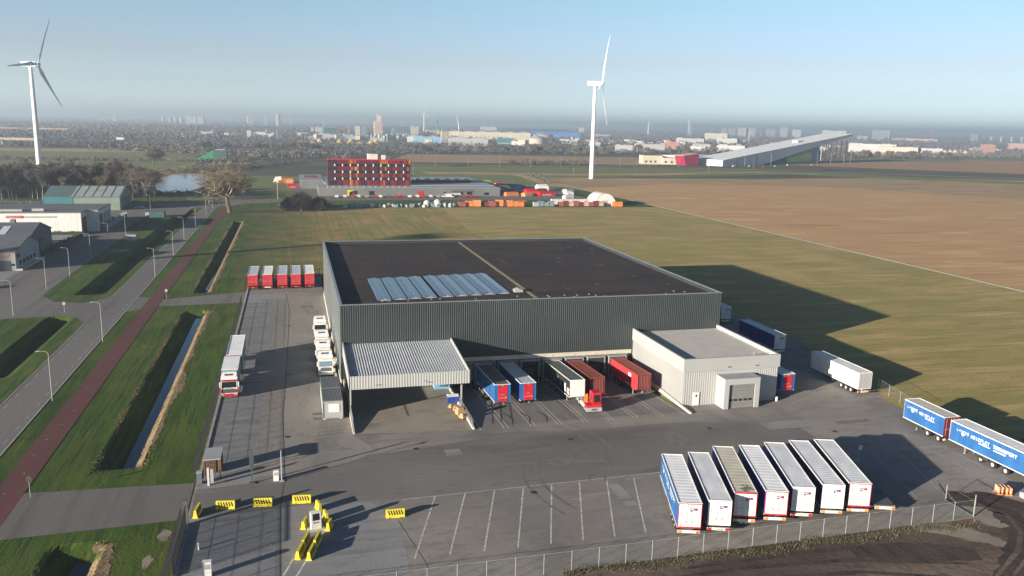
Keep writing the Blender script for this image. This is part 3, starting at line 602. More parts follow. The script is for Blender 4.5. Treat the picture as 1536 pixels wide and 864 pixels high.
b = MB(); b.extr([(-24.1,0),(0,-1.2),(0,.25),(-15,.5),(-24.1,.3)],'x',17.5,17.78); rwr = b.build('retaining_wall', M['offwhite']); tag(rwr, 'pale sloping wall with a railing below the right edge of the loading canopy', 'wall')
b = MB()
for i in range(10):
    y = -23.6+i*1.15; b.cyl((17.63,y,.2),(17.63,y,1.35),.025,n=5)
for z in (.7,1.0,1.35): b.cyl((17.63,-23.6,z),(17.63,-13.2,z),.025,n=5)
b.build('railing', M['galv'], rwr)
# railings whose shadows cross the canopy floor
rl = thing('railing', 'thin metal railing standing on the pale wedge wall left of the canopy floor', 'railing', (.48,-22.2,0))
b = MB()
for i in range(4): b.cyl((0,1.6+i*1.7,.3),(0,1.6+i*1.7,1.9),.04,n=5)
b.build('post', M['galv'], rl)
b = MB(); b.cyl((0,1.6,1.9),(0,6.7,1.9),.03,n=5); b.build('top_rail', M['galv'], rl)
# ------------------------------------------------------------------ trailers and trucks
_wc = {}
def wheel(parent, x, y, z=.5, r=.5, w=.32):
    key = (r, w)
    if key not in _wc:
        t = MB(); n = 18
        for (xa, ra), (xb, rb) in zip([(-w/2,r*.55),(-w/2,r*.92),(-w/2+.04,r),(w/2-.04,r),(w/2,r*.92)], [(-w/2,r*.92),(-w/2+.04,r),(w/2-.04,r),(w/2,r*.92),(w/2,r*.55)]):
            for i in range(n):
                a, c_ = 2*PI*i/n, 2*PI*(i+1)/n
                t.quad((xa,ra*math.cos(a),ra*math.sin(a)),(xa,ra*math.cos(c_),ra*math.sin(c_)),(xb,rb*math.cos(c_),rb*math.sin(c_)),(xb,rb*math.cos(a),rb*math.sin(a)))
        rm_ = MB(); rm_.cyl((-w/2+.05,0,0),(w/2-.05,0,0),r*.56,n=14); rm_.cyl((-w/2-.02,0,0),(w/2+.02,0,0),r*.2,n=8)
        _wc[key] = (t.mesh('tyre', M['tyre']), rm_.mesh('rim', M['rim']))
    o = put(_wc[key][0], 'wheel', parent, loc=(x, y, z)); put(_wc[key][1], 'rim', o)
    return o
def scribble(mb, fn, x0, z0, h, n, w, gap, seed, bar=None):
    """an unreadable line of block lettering: fn(u, v) gives the point on the panel"""
    rr = random.Random(seed); x = x0; t = h*.2
    def rc(a, b_, c_, d_): mb.quad(fn(a,c_), fn(b_,c_), fn(b_,d_), fn(a,d_))
    for _ in range(n):
        k = rr.choice('EHTLNOUFI'); 
        if k in 'EHLNOUF': rc(x, x+t, z0, z0+h)
        if k in 'HNOU': rc(x+w-t, x+w, z0, z0+h)
        if k in 'TI': rc(x+w/2-t/2, x+w/2+t/2, z0, z0+h)
        if k in 'ETFO': rc(x, x+w, z0+h-t, z0+h)
        if k in 'EHF': rc(x+t, x+w-t, z0+h/2-t/2, z0+h/2+t/2)
        if k in 'ELOU': rc(x, x+w, z0, z0+t)
        if k == 'N':
            mb.quad(fn(x,z0+h), fn(x+t,z0+h), fn(x+w,z0), fn(x+w-t,z0))
        x += w+gap
    if bar: rc(bar[0], bar[1], z0-h*.55, z0-h*.25)
    return x
GLY = {'T':'TI','R':'','A':'','N':'N'}
def word(mb, fn, x, z0, h, w, gap, text):
    t = h*.2
    def rc(a, b_, c_, d_): mb.quad(fn(a,c_), fn(b_,c_), fn(b_,d_), fn(a,d_))
    for k in text:
        if k == 'T': rc(x,x+w,z0+h-t,z0+h); rc(x+w/2-t/2,x+w/2+t/2,z0,z0+h-t)
        elif k in 'RPA':
            rc(x,x+t,z0,z0+h); rc(x+t,x+w,z0+h-t,z0+h); rc(x+t,x+w,z0+h*.42,z0+h*.42+t); rc(x+w-t,x+w,z0+h*.42+t,z0+h-t)
            if k == 'A': rc(x+w-t,x+w,z0,z0+h*.42)
            if k == 'R': mb.quad(fn(x+w*.35,z0+h*.42), fn(x+w*.35+t,z0+h*.42), fn(x+w,z0), fn(x+w-t,z0))
        elif k == 'N': rc(x,x+t,z0,z0+h); rc(x+w-t,x+w,z0,z0+h); mb.quad(fn(x+t,z0+h), fn(x+t*1.2,z0+h*.72), fn(x+w-t,z0), fn(x+w-t*1.2,z0+h*.28))
        elif k == 'O': rc(x,x+t,z0,z0+h); rc(x+w-t,x+w,z0,z0+h); rc(x+t,x+w-t,z0,z0+t); rc(x+t,x+w-t,z0+h-t,z0+h)
        elif k == 'S':
            rc(x,x+w,z0,z0+t); rc(x,x+w,z0+h-t,z0+h); rc(x,x+w,z0+h/2-t/2,z0+h/2+t/2); rc(x,x+t,z0+h/2+t/2,z0+h-t); rc(x+w-t,x+w,z0+t,z0+h/2-t/2)
        x += w+gap
    return x

def trailer(label, loc, rz, L=13.6, Wd=2.55, H=4.0, side='blue', roof='roof_white', ribs_=13, rear='white', frame='white', name='semi_trailer', cat='trailer',
            bumper='white', ends='amber', logo=True, pads=False, axles=(1.9,3.2,4.5), legs=True, letter=None, front='white', floor=1.22, sideR=None,
            frontpanel=None, corr=False, group='semi trailers parked in the yard', opened=False, topred=False, tilt=0):
    """origin at the ground under the middle of the rear; +y runs to the front of the trailer"""
    t = thing(name, label, cat, loc, rz, group); h = Wd/2
    if tilt: t.rotation_euler.x = tilt
    # sides
    for s in (-1, 1):
        b = MB(); X = s*h
        if corr:
            n = int(L/.28); pts = []
            for i in range(n):
                for f, o in ((0,0),(.3,0),(.5,.04),(.8,.04)): pts.append((s*(h-o), L*(i+f)/n))
            pts.append((X, L)); a = 0
            for x, y in pts: b.v += [(x,y,floor),(x,y,H-.04)]
            for i in range(len(pts)-1): b.f.append((2*i,2*i+2,2*i+3,2*i+1)); b.m.append(0)
        else:
            b.quad((X,0,floor),(X,L,floor),(X,L,H),(X,0,H))
            for i in range(1, int(L/3.4)): b.box(X-.012 if s < 0 else X, X if s < 0 else X+.012, 3.4*i, 3.4*i+.06, floor, H-.1)
        sd = b.build('side_wall', M[(sideR or side) if s > 0 else side], t)
        b = MB(); b.box(X-.015,X+.015,0,L,floor-.12,floor); b.box(X-.02,X+.02,.02,L-.02,H-.1,H+.02)
        b.build('side_rail', M['white'] if not corr else M[side], t)
        if letter and s < 0:
            lm = MB()
            fn = lambda u, v, X=X: (X-.025, u, v)     # u runs along y
            letter(lm, fn, L)
            lm.build('lettering', M['white'], t)
    # roof
    b = MB(); n = max(2, ribs_*2); za = H
    if ribs_:
        for i in range(n):
            y0, y1 = L*i/n, L*(i+1)/n
            zz = (za, za+.02) if i % 2 else (za+.02, za)
            b.quad((-h,y0,zz[0]),(h,y0,zz[0]),(h,y1,zz[1]),(-h,y1,zz[1]))
    else: b.quad((-h,0,za+.01),(h,0,za+.01),(h,L,za+.01),(-h,L,za+.01))
    rf = b.build('roof', M[roof], t)
    b = MB(); b.box(-h-.02,h+.02,-.03,.1,H-.02,H+.07); b.box(-h-.02,h+.02,L-.1,L+.03,H-.02,H+.07); b.box(-h-.02,-h+.06,.1,L-.1,H-.02,H+.065); b.box(h-.06,h+.02,.1,L-.1,H-.02,H+.065)
    b.build('roof_edge', M['white'] if not corr else M[roof], rf)
    if topred: b = MB(); b.box(-h,h,-.06,-.03,H-.1,H+.08); b.build('red_trim', M['red'], rf)
    # front
    b = MB()
    if corr:
        n = 9; pts = []
        for i in range(n):
            for f, o in ((0,0),(.3,0),(.5,.05),(.8,.05)): pts.append((-h+Wd*(i+f)/n, L-o))
        pts.append((h, L))
        for x, y in pts: b.v += [(x,y,floor),(x,y,H)]
        for i in range(len(pts)-1): b.f.append((2*i+2,2*i,2*i+1,2*i+3)); b.m.append(0)
        b.box(-h,-h+.14,L-.05,L+.03,floor,H); b.box(h-.14,h,L-.05,L+.03,floor,H); b.box(-h+.14,h-.14,L-.05,L+.03,H-.16,H); b.box(-h+.14,h-.14,L-.05,L+.03,floor,floor+.16)
    else: b.box(-h,h,L-.08,L,floor,H)
    fr = b.build('front_wall', M[front], t)
    if frontpanel:
        b = MB(); b.box(-h+.52,h-.52,L,L+.06,floor+.05,H-.12); b.build('front_panel', M[frontpanel], fr)
        b = MB(); b.box(-.75,.6,L+.06,L+.12,floor+.62,floor+.68); b.box(-.3,.3,L+.06,L+.12,floor+1.15,floor+1.2); b.box(-.12,.12,L+.06,L+.12,H-.16,H-.06); b.box(-.6,-.5,L+.06,L+.12,floor+.5,floor+.85); b.build('connector_panel', M['palegrey'], fr)
    # rear
    b = MB(); b.box(-h,-h+.07,-.04,.04,floor,H); b.box(h-.07,h,-.04,.04,floor,H); b.box(-h,h,-.04,.04,H-.1,H); b.box(-h,h,-.04,.04,floor-.1,floor+.06)
    b.build('rear_frame', M[frame], t)
    for s in (-1, 1):
        b = MB()
        x0, x1 = (-h+.07,-.01) if s < 0 else (.01,h-.07)
        b.box(x0,x1,-.02,.05,floor+.06,H-.1)
        if corr:
            for i in range(6): b.box(x0, x1, -.05, -.02, floor+.2+i*.44, floor+.42+i*.44)
        dr = b.build('rear_door', M[rear], t)
        r_ = MB()
        for x in ((x0+.25),(x1-.25)): r_.cyl((x,-.05,floor+.08),(x,-.05,H-.12),.018,n=5)
        r_.box(x0+.1,x1-.1,-.035,-.02,floor+.95,floor+.99)
        r_.build('lock_rod', M['palegrey'], dr)
    if logo:
        lg = MB(); z = H-.72; y = -.026
        lg.box(-.02,.52,y-.006,y,z+.08,z+.16); lg.quad((-.02,y-.005,z+.16),(-.02,y-.005,z+.08),(.06,y-.005,z-.02),(.06,y-.005,z+.16)); lg.box(.0,.55,y-.006,y,z-.10,z-.04)
        lg.tri((0,y-.004,z-.03),(.1,y-.004,z-.30),(.34,y-.004,z-.04)); lg.box(.40,.47,y-.006,y,z-.04,z+.16)
        lg.box(.50,.62,y-.012,y-.006,z-.10,z+.2,1); lg.box(.62,.80,y-.012,y-.006,z-.10,z+.2,0)
        lg.box(.67,.75,y-.016,y-.012,z-.02,z+.1,1)
        for i, zz in enumerate((H-.62,H-1.02,H-1.06-.3)): lg.box(-.55+.2*(i > 0),.1+.4*(i > 0),y-.004,y,zz-.3,zz-.275,2)
        lg.build('logo', [M['logoblue'], M['red'], M['palegrey']], t)
    if pads:
        for x in (-.38,.3):
            b = MB(); b.cyl((x,-.03,floor+.62),(x,-.045,floor+.62),.13,n=12); b.cyl((x,-.045,floor+.62),(x,-.05,floor+.62),.05,n=8,m=1); b.build('warning_plate', [M['pad'], M['white']], t)
    # running gear
    b = MB()
    for x in (-.5,.5): b.box(x-.07,x+.07,.3,L-.6,floor-.42,floor-.12)
    for y in axles: b.cyl((-h+.3,y,.5),(h-.3,y,.5),.07,n=6)
    b.box(-h+.1,h-.1,L*.45,L*.45+.12,floor-.3,floor-.12); b.box(-h+.05,-h+.5,L*.5,L*.5+2.2,.55,floor-.15); b.box(-.3,.3,L-3.2,L-.7,floor-.25,floor-.12)
    b.build('chassis', M['chassis'], t)
    for y in axles:
        for s in (-1, 1): wheel(t, s*(h-.18), y)
    b = MB(); b.box(-h+.05,h-.05,.02,.14,.50,.82); bp_ = b.build('bumper', M[bumper], t)
    for s in (-1, 1):
        x0, x1 = sorted((s*(h-.06), s*(h-.52)))
        b = MB(); b.box(x0,x1,-.01,.02,.52,.80); b.build('tail_light', M[ends], bp_)
    b = MB(); b.box(-.26,.26,-.01,.02,.58,.70); b.build('number_plate', M['yellow'] if ends == 'tail' else M['white'], bp_)
    if legs:
        for s in (-1, 1):
            b = MB(); b.box(s*.85-.06,s*.85+.06,L-2.7,L-2.56,.06,floor-.1); b.box(s*.85-.16,s*.85+.16,L-2.78,L-2.48,0,.06); b.build('landing_leg', M['galv'], t)
    return t
def at(nl, rz, Wd=2.55):     # rear middle from the rear left corner
    return (nl[0]+math.cos(rz)*Wd/2, nl[1]+math.sin(rz)*Wd/2, 0)
def sidetext(lm, fn, L):
    # logo word, arrow, block, unreadable name, TRANSPORT; runs from the front of the trailer backwards
    f2 = lambda u, v: fn(L-u, v)
    def rev(a, b_, c_, d_): lm.quad(f2(a,c_), f2(b_,c_), f2(b_,d_), f2(a,d_))
    scribble(lm, f2, L*.09, 2.95, .34, 6, .24, .05, 3); lm.tri(f2(L*.09+.75,2.9), f2(L*.09+1.6,2.9), f2(L*.09+1.1,2.45))
    rev(L*.09+1.85, L*.09+2.05, 2.85, 3.3)
    x = L*.09+2.5
    if L > 10:
        scribble(lm, f2, x, 2.75, .5, 8, .34, .06, 5, bar=(x+1.4,x+3.3)); x += 3.75; word(lm, f2, x, 2.75, .5, .36, .07, 'TRANSPORT'); rev(x+.1,x+2.1,2.43,2.58)
    else:
        scribble(lm, f2, x, 2.75, .45, 8, .34, .06, 5, bar=(x+1.3,x+3.2))
row = [('leftmost of the seven row trailers, blue sides with white lettering and ribbed white roof', (32.55,-60.18), -.301, dict(roof='roof_white', ribs_=17, pads=True, letter=sidetext, frame='red')),
 ('second row trailer from the left with smooth grey roof panels and a white bumper', (36.08,-60.30), -.303, dict(roof='roof_grey', ribs_=3, pads=True, side='deepblue', ends='tail', frame='white')),
 ('row trailer with a cream roof stained dark at its rear edge', (39.93,-59.08), -.318, dict(roof='roof_cream', ribs_=15, side='deepblue', topred=True, frame='red')),
 ('middle trailer of the row, bright white ribbed roof and two round door plates', (43.64,-59.48), -.307, dict(roof='roof_white', ribs_=16, pads=True, side='deepblue', frame='red')),
 ('row trailer third from the right with smooth pale roof and shaded left door edge', (47.27,-59.23), -.317, dict(roof='roof_grey', ribs_=0, side='deepblue', ends='tail')),
 ('row trailer second from the right with finely ribbed grey roof', (51.10,-59.39), -.300, dict(roof='roof_grey', ribs_=24, side='navy', frame='white')),
 ('rightmost of the seven white doored row trailers beside the empty flatbed', (54.45,-59.66), -.315, dict(roof='roof_grey', ribs_=20, side='navy', frame='red'))]
for i, (lb, nl, a, kw) in enumerate(row):
    tr = trailer(lb, at(nl, a), a, group='trailers lined up along the front fence', **kw)
    if i == 2:
        b = MB(); rr = random.Random(4)
        for _ in range(26):
            x, y = rr.gauss(.25,.34), rr.gauss(1.25,.42); s_ = rr.uniform(.1,.25); z_ = 4.0500+.0006*_; b.quad((x-s_,y-s_*.5,z_),(x+s_,y-s_*.6,z_),(x+s_*.8,y+s_*.5,z_),(x-s_*.7,y+s_*.6,z_))
        b.build('dirt_stain', mat('dirt', (.17,.15,.12), .9, .3, 3), tr)
# empty container chassis beside the row
fl = thing('flatbed_trailer', 'empty low flatbed container trailer right of the seven white doored trailers', 'trailer', (58.9,-60.6,0), -.315)
b = MB()
for x in (-.5,.5): b.box(x-.09,x+.09,0,12.4,.85,1.15)
for y in (.1,4,8,12.2): b.box(-1.22,1.22,y,y+.22,.98,1.2)
b.box(-1.2,1.2,.1,12.4,1.1,1.14); b.build('frame', M['darkgrey'], fl)
b = MB(); b.box(-1.15,1.15,-.06,.06,.72,1.1); bb = b.build('bumper', M['offwhite'], fl)
for s in (-1,1):
    q = MB(); x0, x1 = sorted((s*1.14, s*.72)); q.box(x0,x1,-.09,-.06,.76,1.06); q.build('tail_light', M['amber'], bb)
q = MB(); q.box(-1.05,1.05,11.6,12.35,1.2,1.85); q.build('toolbox', M['bluegrey'], fl)
for y in (1.4,2.7,4.0):
    for s in (-1,1): wheel(fl, s*1.05, y)
for s in (-1,1):
    q = MB(); q.box(s*.85-.06,s*.85+.06,9.6,9.74,0,.9); q.build('landing_leg', M['galv'], fl)

# right hand side
def tr_(label, nl, rz=0, **k): return trailer(label, at(nl, rz, k.get('Wd', 2.55)), rz, **k)
tr_('plain white box trailer with pale rear doors parked by the right fence', (84.92,-21.65), 0, side='white', roof='roof_grey', ribs_=5, rear='palegrey', frame='offwhite', logo=False, ends='tail', bumper='offwhite', group='trailers along the right edge')
tr_('dark blue trailer in the warehouse shadow right of the annex', (85.03,4.16), 0, side='deepblue', roof='roof_pale', ribs_=4, group='trailers along the right edge')
tr_('trailer in shadow at the far right corner behind the warehouse', (87.6,30.2), 0, side='deepblue', roof='roof_pale', ribs_=4, group='trailers along the right edge')
def front_in(label, nl, L, **k):     # parked with the front towards the viewer
    k.setdefault('Wd', 2.55); y = nl[1]+L
    return trailer(label, (nl[0]+k['Wd']/2, y, k.pop('z', 0)), PI, L=L, **k)
front_in('blue trailer with a red front panel standing right beside the annex', (71.11,-19.91), 13.6, side='blue', roof='roof_pale', front='blue', frontpanel='red', logo=False, group='trailers along the right edge')
B1 = tr_('short blue twin axle trailer with white lettering and dark red rear frame', (82.70,-43.26), -.02, L=8.33, side='blue', roof='offwhite', ribs_=6, rear='darkred', frame='darkred', logo=False, bumper='darkred', ends='white', axles=(.95,3.1), letter=sidetext, group='trailers along the right edge')
tr_('long blue trailer with large white TRANSPORT lettering at the right edge of the yard', (82.85,-58.0), .005, L=13.7, side='blue', roof='roof_grey', ribs_=14, rear='darkred', frame='darkred', logo=False, axles=(3.9,6.0,8.0), letter=sidetext, group='trailers along the right edge')

# docked trailers (rear in the dock, standing down the ramp)
TL = math.atan(1.15/23.6)
def docked(label, xl, L=13.6, yfar=-1.75, Wd=2.55, **k):
    z = -1.15*(yfar+23.2)/23.6
    o = trailer(label, (xl+Wd/2, yfar, z), PI, L=L, Wd=Wd, logo=False, group='trailers backed onto the loading docks', **k)
    o.rotation_euler = (TL, 0, PI); return o
docked('blue docked trailer with slate grey roof and red front panel, nearest the canopy', 22.95, side='blue', roof='roof_slate', ribs_=0, front='blue', frontpanel='red', axles=(2.4,3.7,5.0))
docked('blue docked trailer with pale blue roof and red front panel', 27.18, side='blue', sideR='deepblue', roof='roof_pale', ribs_=0, front='blue', frontpanel='red', axles=(2.4,3.7,5.0))
def blackside(lm, fn, L):
    for k, (a, c_) in enumerate(((1.0,2.2),(3.0,3.8),(4.4,7.0))):
        lm.quad(fn(L-a,1.9+.2*k), fn(L-c_,1.9+.2*k), fn(L-c_-.4,2.9), fn(L-a-.5,3.2))
d3 = docked('black sided docked trailer with white front wall in front of the red yard tractor', 35.45, side='black', roof='roof_slate', ribs_=0, front='white', axles=(2.4,3.7,5.0))
b = MB()
for (a, c_, z0, z1) in ((.25,1.2,1.5,1.7),(.25,1.5,1.8,1.95),(.25,1.2,2.1,2.5),(2.0,2.6,1.6,3.0)):
    b.quad((1.29,13.6-a,z0),(1.29,13.6-c_,z0),(1.29,13.6-c_-.3,z1),(1.29,13.6-a-.1,z1))
b.build('side_stripes', M['white'], d3)
b = MB()
for (a, z0, s_) in ((4.2,2.0,1.2),(5.6,2.4,1.0),(7.2,1.9,1.4),(8.8,2.5,.9)):
    b.tri((1.288,13.6-a,z0),(1.288,13.6-a-s_,z0+.2),(1.288,13.6-a-s_*.7,z0+1.0))
b.build('side_graphic', M['bluegrey'], d3)
docked('faded dark red container on a chassis at the docks', 39.35, L=12.2, yfar=-2.3, Wd=2.44, H=3.95, side='rust', roof='rustroof', ribs_=20, front='rust', rear='rust', frame='rust', corr=True, name='container_trailer', axles=(1.6,2.9,4.2))
d5 = docked('bright red container on a chassis at the dock next to the annex', 47.75, L=12.2, yfar=-2.0, Wd=2.44, H=3.95, side='red', roof='rustroof', ribs_=20, front='rust', rear='rust', frame='rust', corr=True, name='container_trailer', axles=(1.6,2.9,4.2))
b = MB(); b.box(1.222,1.235,8.2,9.4,2.9,3.5); b.box(1.222,1.235,7.0,9.3,1.35,1.6); b.build('container_sign', M['white'], d5)
# site cabin left of the canopy
rb = thing('site_cabin', 'pale grey box cabin with dark ribbed roof and blank white panel by the canopy post', 'cabin', (-2.14,-15.9,0))
b = MB(); b.box(-1.46,1.46,.05,12.0,.18,2.9); b.build('wall', M['palegrey'], rb)
b = MB(); b.box(-1.5,1.5,0,12.05,2.9,2.99); rf_ = b.build('roof', M['slate'], rb)
b = MB()
for k in range(13): x = -1.38+k*.23; b.box(x-.035,x+.035,.1,11.95,2.99,3.07)
b.box(-1.48,1.48,5.9,6.05,2.99,3.075); b.build('roof_rib', M['galv'], rf_)
b = MB(); b.box(-.62,.98,-.02,.05,1.15,2.45); b.build('blank_panel', M['white'], rb)
b = MB(); b.box(-1.5,-1.38,-.03,.05,.18,2.9); b.box(1.38,1.5,-.03,.05,.18,2.9); b.box(-1.38,1.38,-.03,.05,2.72,2.9); b.box(-1.38,1.38,-.03,.05,.18,.36); b.build('corner_frame', M['galv'], rb)
for x in (-1.2,1.2):
    for y in (.3,6,11.7):
        b = MB(); b.box(x-.15,x+.15,y-.15,y+.15,0,.18); b.build('foot', M['offwhite'], rb)
for y in (2.4,.3):
    b = MB(); b.box(-2.9,-1.5,y,y+.3,.05,.3); b.build('beam', M['darkgrey'], rb)
# five red trailers at the back
for k, (x, y) in enumerate(((-19.15,85.9),(-15.45,86.0),(-11.65,85.9),(-8.18,85.8),(-4.65,86.2))):
    tr_('red trailer with pale roof at the back of the yard, %s from the left' % ords[k], (x,y), 0, side='red', roof='roof_pale' if k in (0,2,3) else 'roof_white', ribs_=0, rear='red', frame='red', logo=False, bumper='darkred' if k != 1 else 'offwhite', ends='tail', group='red trailers at the back of the yard')

def cab(parent, w=2.5, h=3.75, L=2.35, paint='white', lower=None, roofm=None, dark_glass=True, zc=.95, deflector=True):
    """truck cab; front faces -y with its face at y=0"""
    x = w/2; lw = M[lower or paint]
    b = MB(); b.extr([(0,zc+.75),(.16,zc+1.85),(.42,h-.35),(.7,h-.05),(L,h),(L,zc-.2),(.1,zc-.2)], 'x', -x, x); cb = b.build('cab', M[paint], parent)
    if deflector:
        b = MB(); b.extr([(.75,h-.05),(1.5,h+.45),(L-.05,h+.5),(L-.05,h)],'x',-x+.12,x-.12); df = b.build('roof_deflector', M[roofm or paint], parent)
        b = MB(); scribble(b, lambda u, v: (u, .72+.75*(v), h-.04+.5*v+.02), -.7, .25, .4, 8, .13, .04, 9); b.build('lettering', M['logoblue'], df)
    b = MB(); b.quad((-x+.1,-.01+.02,zc+.86),(x-.1,-.01+.02,zc+.86),(x-.16,.135,zc+1.8),(-x+.16,.135,zc+1.8)); b.build('windscreen', M['glass' if dark_glass else 'bluegrey'], cb)  # pale screens: sky reflection painted as blue grey instead of glass
    for s in (-1,1):
        b = MB(); X = s*(x+.008); b.quad((X,.3,zc+.95),(X,1.2,zc+.95),(X,1.2,zc+1.65),(X,.45,zc+1.65)); b.build('side_window', M['glass'], cb)
        b = MB(); b.box(s*(x+.16)-.09,s*(x+.16)+.09,.1,.25,zc+.9,zc+1.75); b.build('mirror', M[paint], cb)
    b = MB(); b.extr([(.2,h-.38),(-.12,h-.5),(-.10,h-.56),(.26,h-.5)],'x',-x+.1,x-.1); b.build('sun_visor', lw if lower else M['dirtywhite'], cb)
    b = MB(); b.box(-x+.35,x-.35,-.03,.05,zc+.05,zc+.62); b.build('grille', M['darkgrey'], cb)
    b = MB(); scribble(b, lambda u, v: (u, -.035, v), -.62, zc+.65, .12, 8, .12, .04, 2); b.build('lettering', M['logoblue'], cb)
    b = MB(); b.box(-x,x,-.08,.35,.35,zc-.2); bu = b.build('bumper', lw, parent)
    for s in (-1,1):
        x0, x1 = sorted((s*(x-.06), s*(x-.5))); b = MB(); b.box(x0,x1,-.10,-.08,.55,.78); b.build('headlight', M['palegrey'], bu)
    return cb
def tractor(label, x, y, rz=0, **k):
    t = thing('tractor_truck', label, 'truck', (x,y,0), rz, 'white tractor units along the left warehouse wall'); cab(t, **k)
    b = MB()
    for s in (-.45,.45): b.box(s-.08,s+.08,.4,6.0,.7,.95)
    b.box(-1.1,1.1,2.6,3.8,.45,.95); b.cyl((0,4.6,.95),(0,4.6,1.12),.55,n=12); b.build('chassis', M['chassis'], t)
    b = MB(); b.box(-1.15,-.6,3.2,5.6,1.0,1.06); b.box(.6,1.15,3.2,5.6,1.0,1.06); b.build('mudguard', M['darkgrey'], t)
    for y_ in (1.35,4.9):
        for s in (-1,1): wheel(t, s*1.05, y_)
    return t
tractor('white tractor unit farthest back along the left warehouse wall', -2.35, 33.0)
tractor('white tractor unit with dark windscreen standing second from the back of the wall line', -2.35, 26.6-5.6, dark_glass=True)
tractor('white tractor unit nearest the ribbed grey box trailer', -2.3, 6.0, dark_glass=False)
tractor('white tractor unit squeezed in the middle of the parked line', -2.4, 13.4, dark_glass=False)
# road train at the left fence
lt = thing('box_truck', 'long white roofed truck with a red and white cab by the left fence', 'truck', (-17.7,-3.0,0), .008)
cab(lt, paint='white', lower='red', h=3.45, deflector=True, roofm='white'); 
b = MB(); b.box(-1.27,1.27,-.02,.3,.95,1.5); b.build('red_panel', M['red'], lt)
b = MB(); b.box(-1.275,1.275,2.7,10.65,1.15,4.0); bo = b.build('cargo_box', M['bluegrey'], lt)
b = MB(); b.box(-1.29,1.29,2.68,10.67,4.0,4.06); b.build('roof', M['roof_white'], bo)
b = MB(); b.box(-1.29,1.29,10.5,10.68,3.75,4.09); b.build('red_trim', M['red'], bo)
b = MB(); b.box(-1.0,1.0,.4,10.4,.6,1.12); b.box(-.3,.3,10.4,12,.6,.8); b.build('chassis', M['chassis'], lt)
for y_ in (1.35,6.6,7.9):
    for s in (-1,1): wheel(lt, s*1.07, y_)
trailer('white roofed full trailer coupled behind the red and white truck at the left fence', (-17.7,22.2,0), PI+.008, L=13.65, side='bluegrey', roof='roof_white', ribs_=0, front='bluegrey', logo=False, axles=(2,3.3,10.8,12.1), legs=False, group=None, rear='white')
# red yard tractor
tt = thing('terminal_tractor', 'red yard tractor with pale chassis in front of the black sided docked trailer', 'tractor', (37.6,-20.6,-.13), -.06)
b = MB(); b.box(-1.2,1.2,.3,5.2,.5,.85); b.box(-1.2,.1,.9,2.4,.85,1.0); b.box(-1.25,-.9,1.0,3.4,.7,1.15); b.build('chassis', M['offwhite'], tt)
b = MB(); b.extr([(-.05,.55),(.0,1.5),(.35,1.55),(.5,2.95),(.65,3.1),(2.3,3.1),(2.35,.9),(1.9,.8)],'x',-.05,1.25); c2 = b.build('cab', M['red'], tt)
b = MB(); b.box(-1.2,-.05,.0,1.3,.6,1.35); b.build('engine_cover', M['red'], c2)
b = MB(); b.quad((.1,.33,1.65),(1.1,.33,1.65),(1.1,.47,2.8),(.1,.47,2.8)); b.build('windscreen', M['glass'], c2)
for X in (-.06,1.262):
    b = MB(); b.quad((X,.65,1.7),(X,1.7,1.7),(X,1.7,2.75),(X,.75,2.75)); b.build('side_window', M['glass'], c2)
b = MB(); b.box(-1.25,1.28,-.22,.15,.35,.95); b.box(-.4,.5,-.25,-.22,.5,.8,1); b.build('bumper', [M['palegrey'], M['darkgrey']], tt)
b = MB(); b.cyl((-.6,2.0,1.0),(-.6,2.0,2.5),.08,n=6); b.box(-.9,-.3,2.3,2.45,1.0,2.4); b.build('exhaust_rack', M['orange'], tt)
b = MB(); b.cyl((0,3.9,.9),(0,3.9,1.15),.6,n=12); b.build('fifth_wheel', M['chassis'], tt)
for y_ in (1.0,4.2):
    for s in (-1,1): wheel(tt, s*1.08, y_)
# ------------------------------------------------------------------ yard furniture
def barrier(label, x, y, rz, solid=False):
    t = thing('traffic_barrier', label, 'barrier', (x,y,0), rz, 'yellow plastic traffic barriers')
    L_ = 1.35 if solid else 2.1; h = L_/2
    b = MB(); b.extr([(-.30,0),(-.30,.12),(-.2,.2),(-.12,.95),(.12,.95),(.2,.2),(.30,.12),(.30,0)],'x',-h,h); b.box(-h+.3,-h+.5,-.31,.31,0,.06,1); b.box(h-.5,h-.3,-.31,.31,0,.06,1)
    b.build('body', [M['yellow'], M['black']], t)
    if not solid:
        b = MB()
        for s in (-1,1):
            f = lambda u, v, s=s: (u, s*(.203-.083*(v-.2)/.75+.02) , v)
            for k in range(6):
                u = -h+.17+k*.29; q = [f(u,.86),f(u+.14,.86),f(u+.33,.30),f(u+.19,.30)]
                b.quad(*(q if s < 0 else q[::-1]))
        b.build('slanted_stripes', M['black'], t)
    return t
barrier('yellow striped barrier standing end on by the gate at the left fence', -18.4,-43.6, R(82))
barrier('yellow striped barrier nearest the gate, left of the three facing the street entrance', -15.45,-42.75, R(-8))
barrier('yellow striped barrier in the middle of the three facing the street entrance', -11.35,-42.95, R(-8))
barrier('yellow striped barrier right end of the three, next to the turned yellow block', -7.0,-43.05, R(-6))
barrier('yellow barrier turned sideways behind the white terminal', -5.15,-45.3, R(105), True)
barrier('yellow barrier right behind the white terminal', -4.45,-47.9, R(100), True)
barrier('short yellow block left of the white terminal', -6.75,-49.2, R(72), True)
barrier('short yellow block right of the white terminal', -4.15,-50.1, R(72), True)
for i, (x, y) in enumerate(((-6.7,-53.0),(-7.3,-55.2),(-5.55,-53.2),(-6.2,-55.6))):
    barrier('yellow striped barrier of the double divider before the white terminal, %s' % ('left line, rear one','left line, front one','right line, rear one','right line, front one')[i], x, y, R(74))
barrier('lone yellow striped barrier left of the parking bays', 3.2,-48.9, R(-2))
ks = thing('access_terminal', 'white access terminal with dark screen between yellow barriers', 'terminal', (-5.6,-49.9,0), .2)
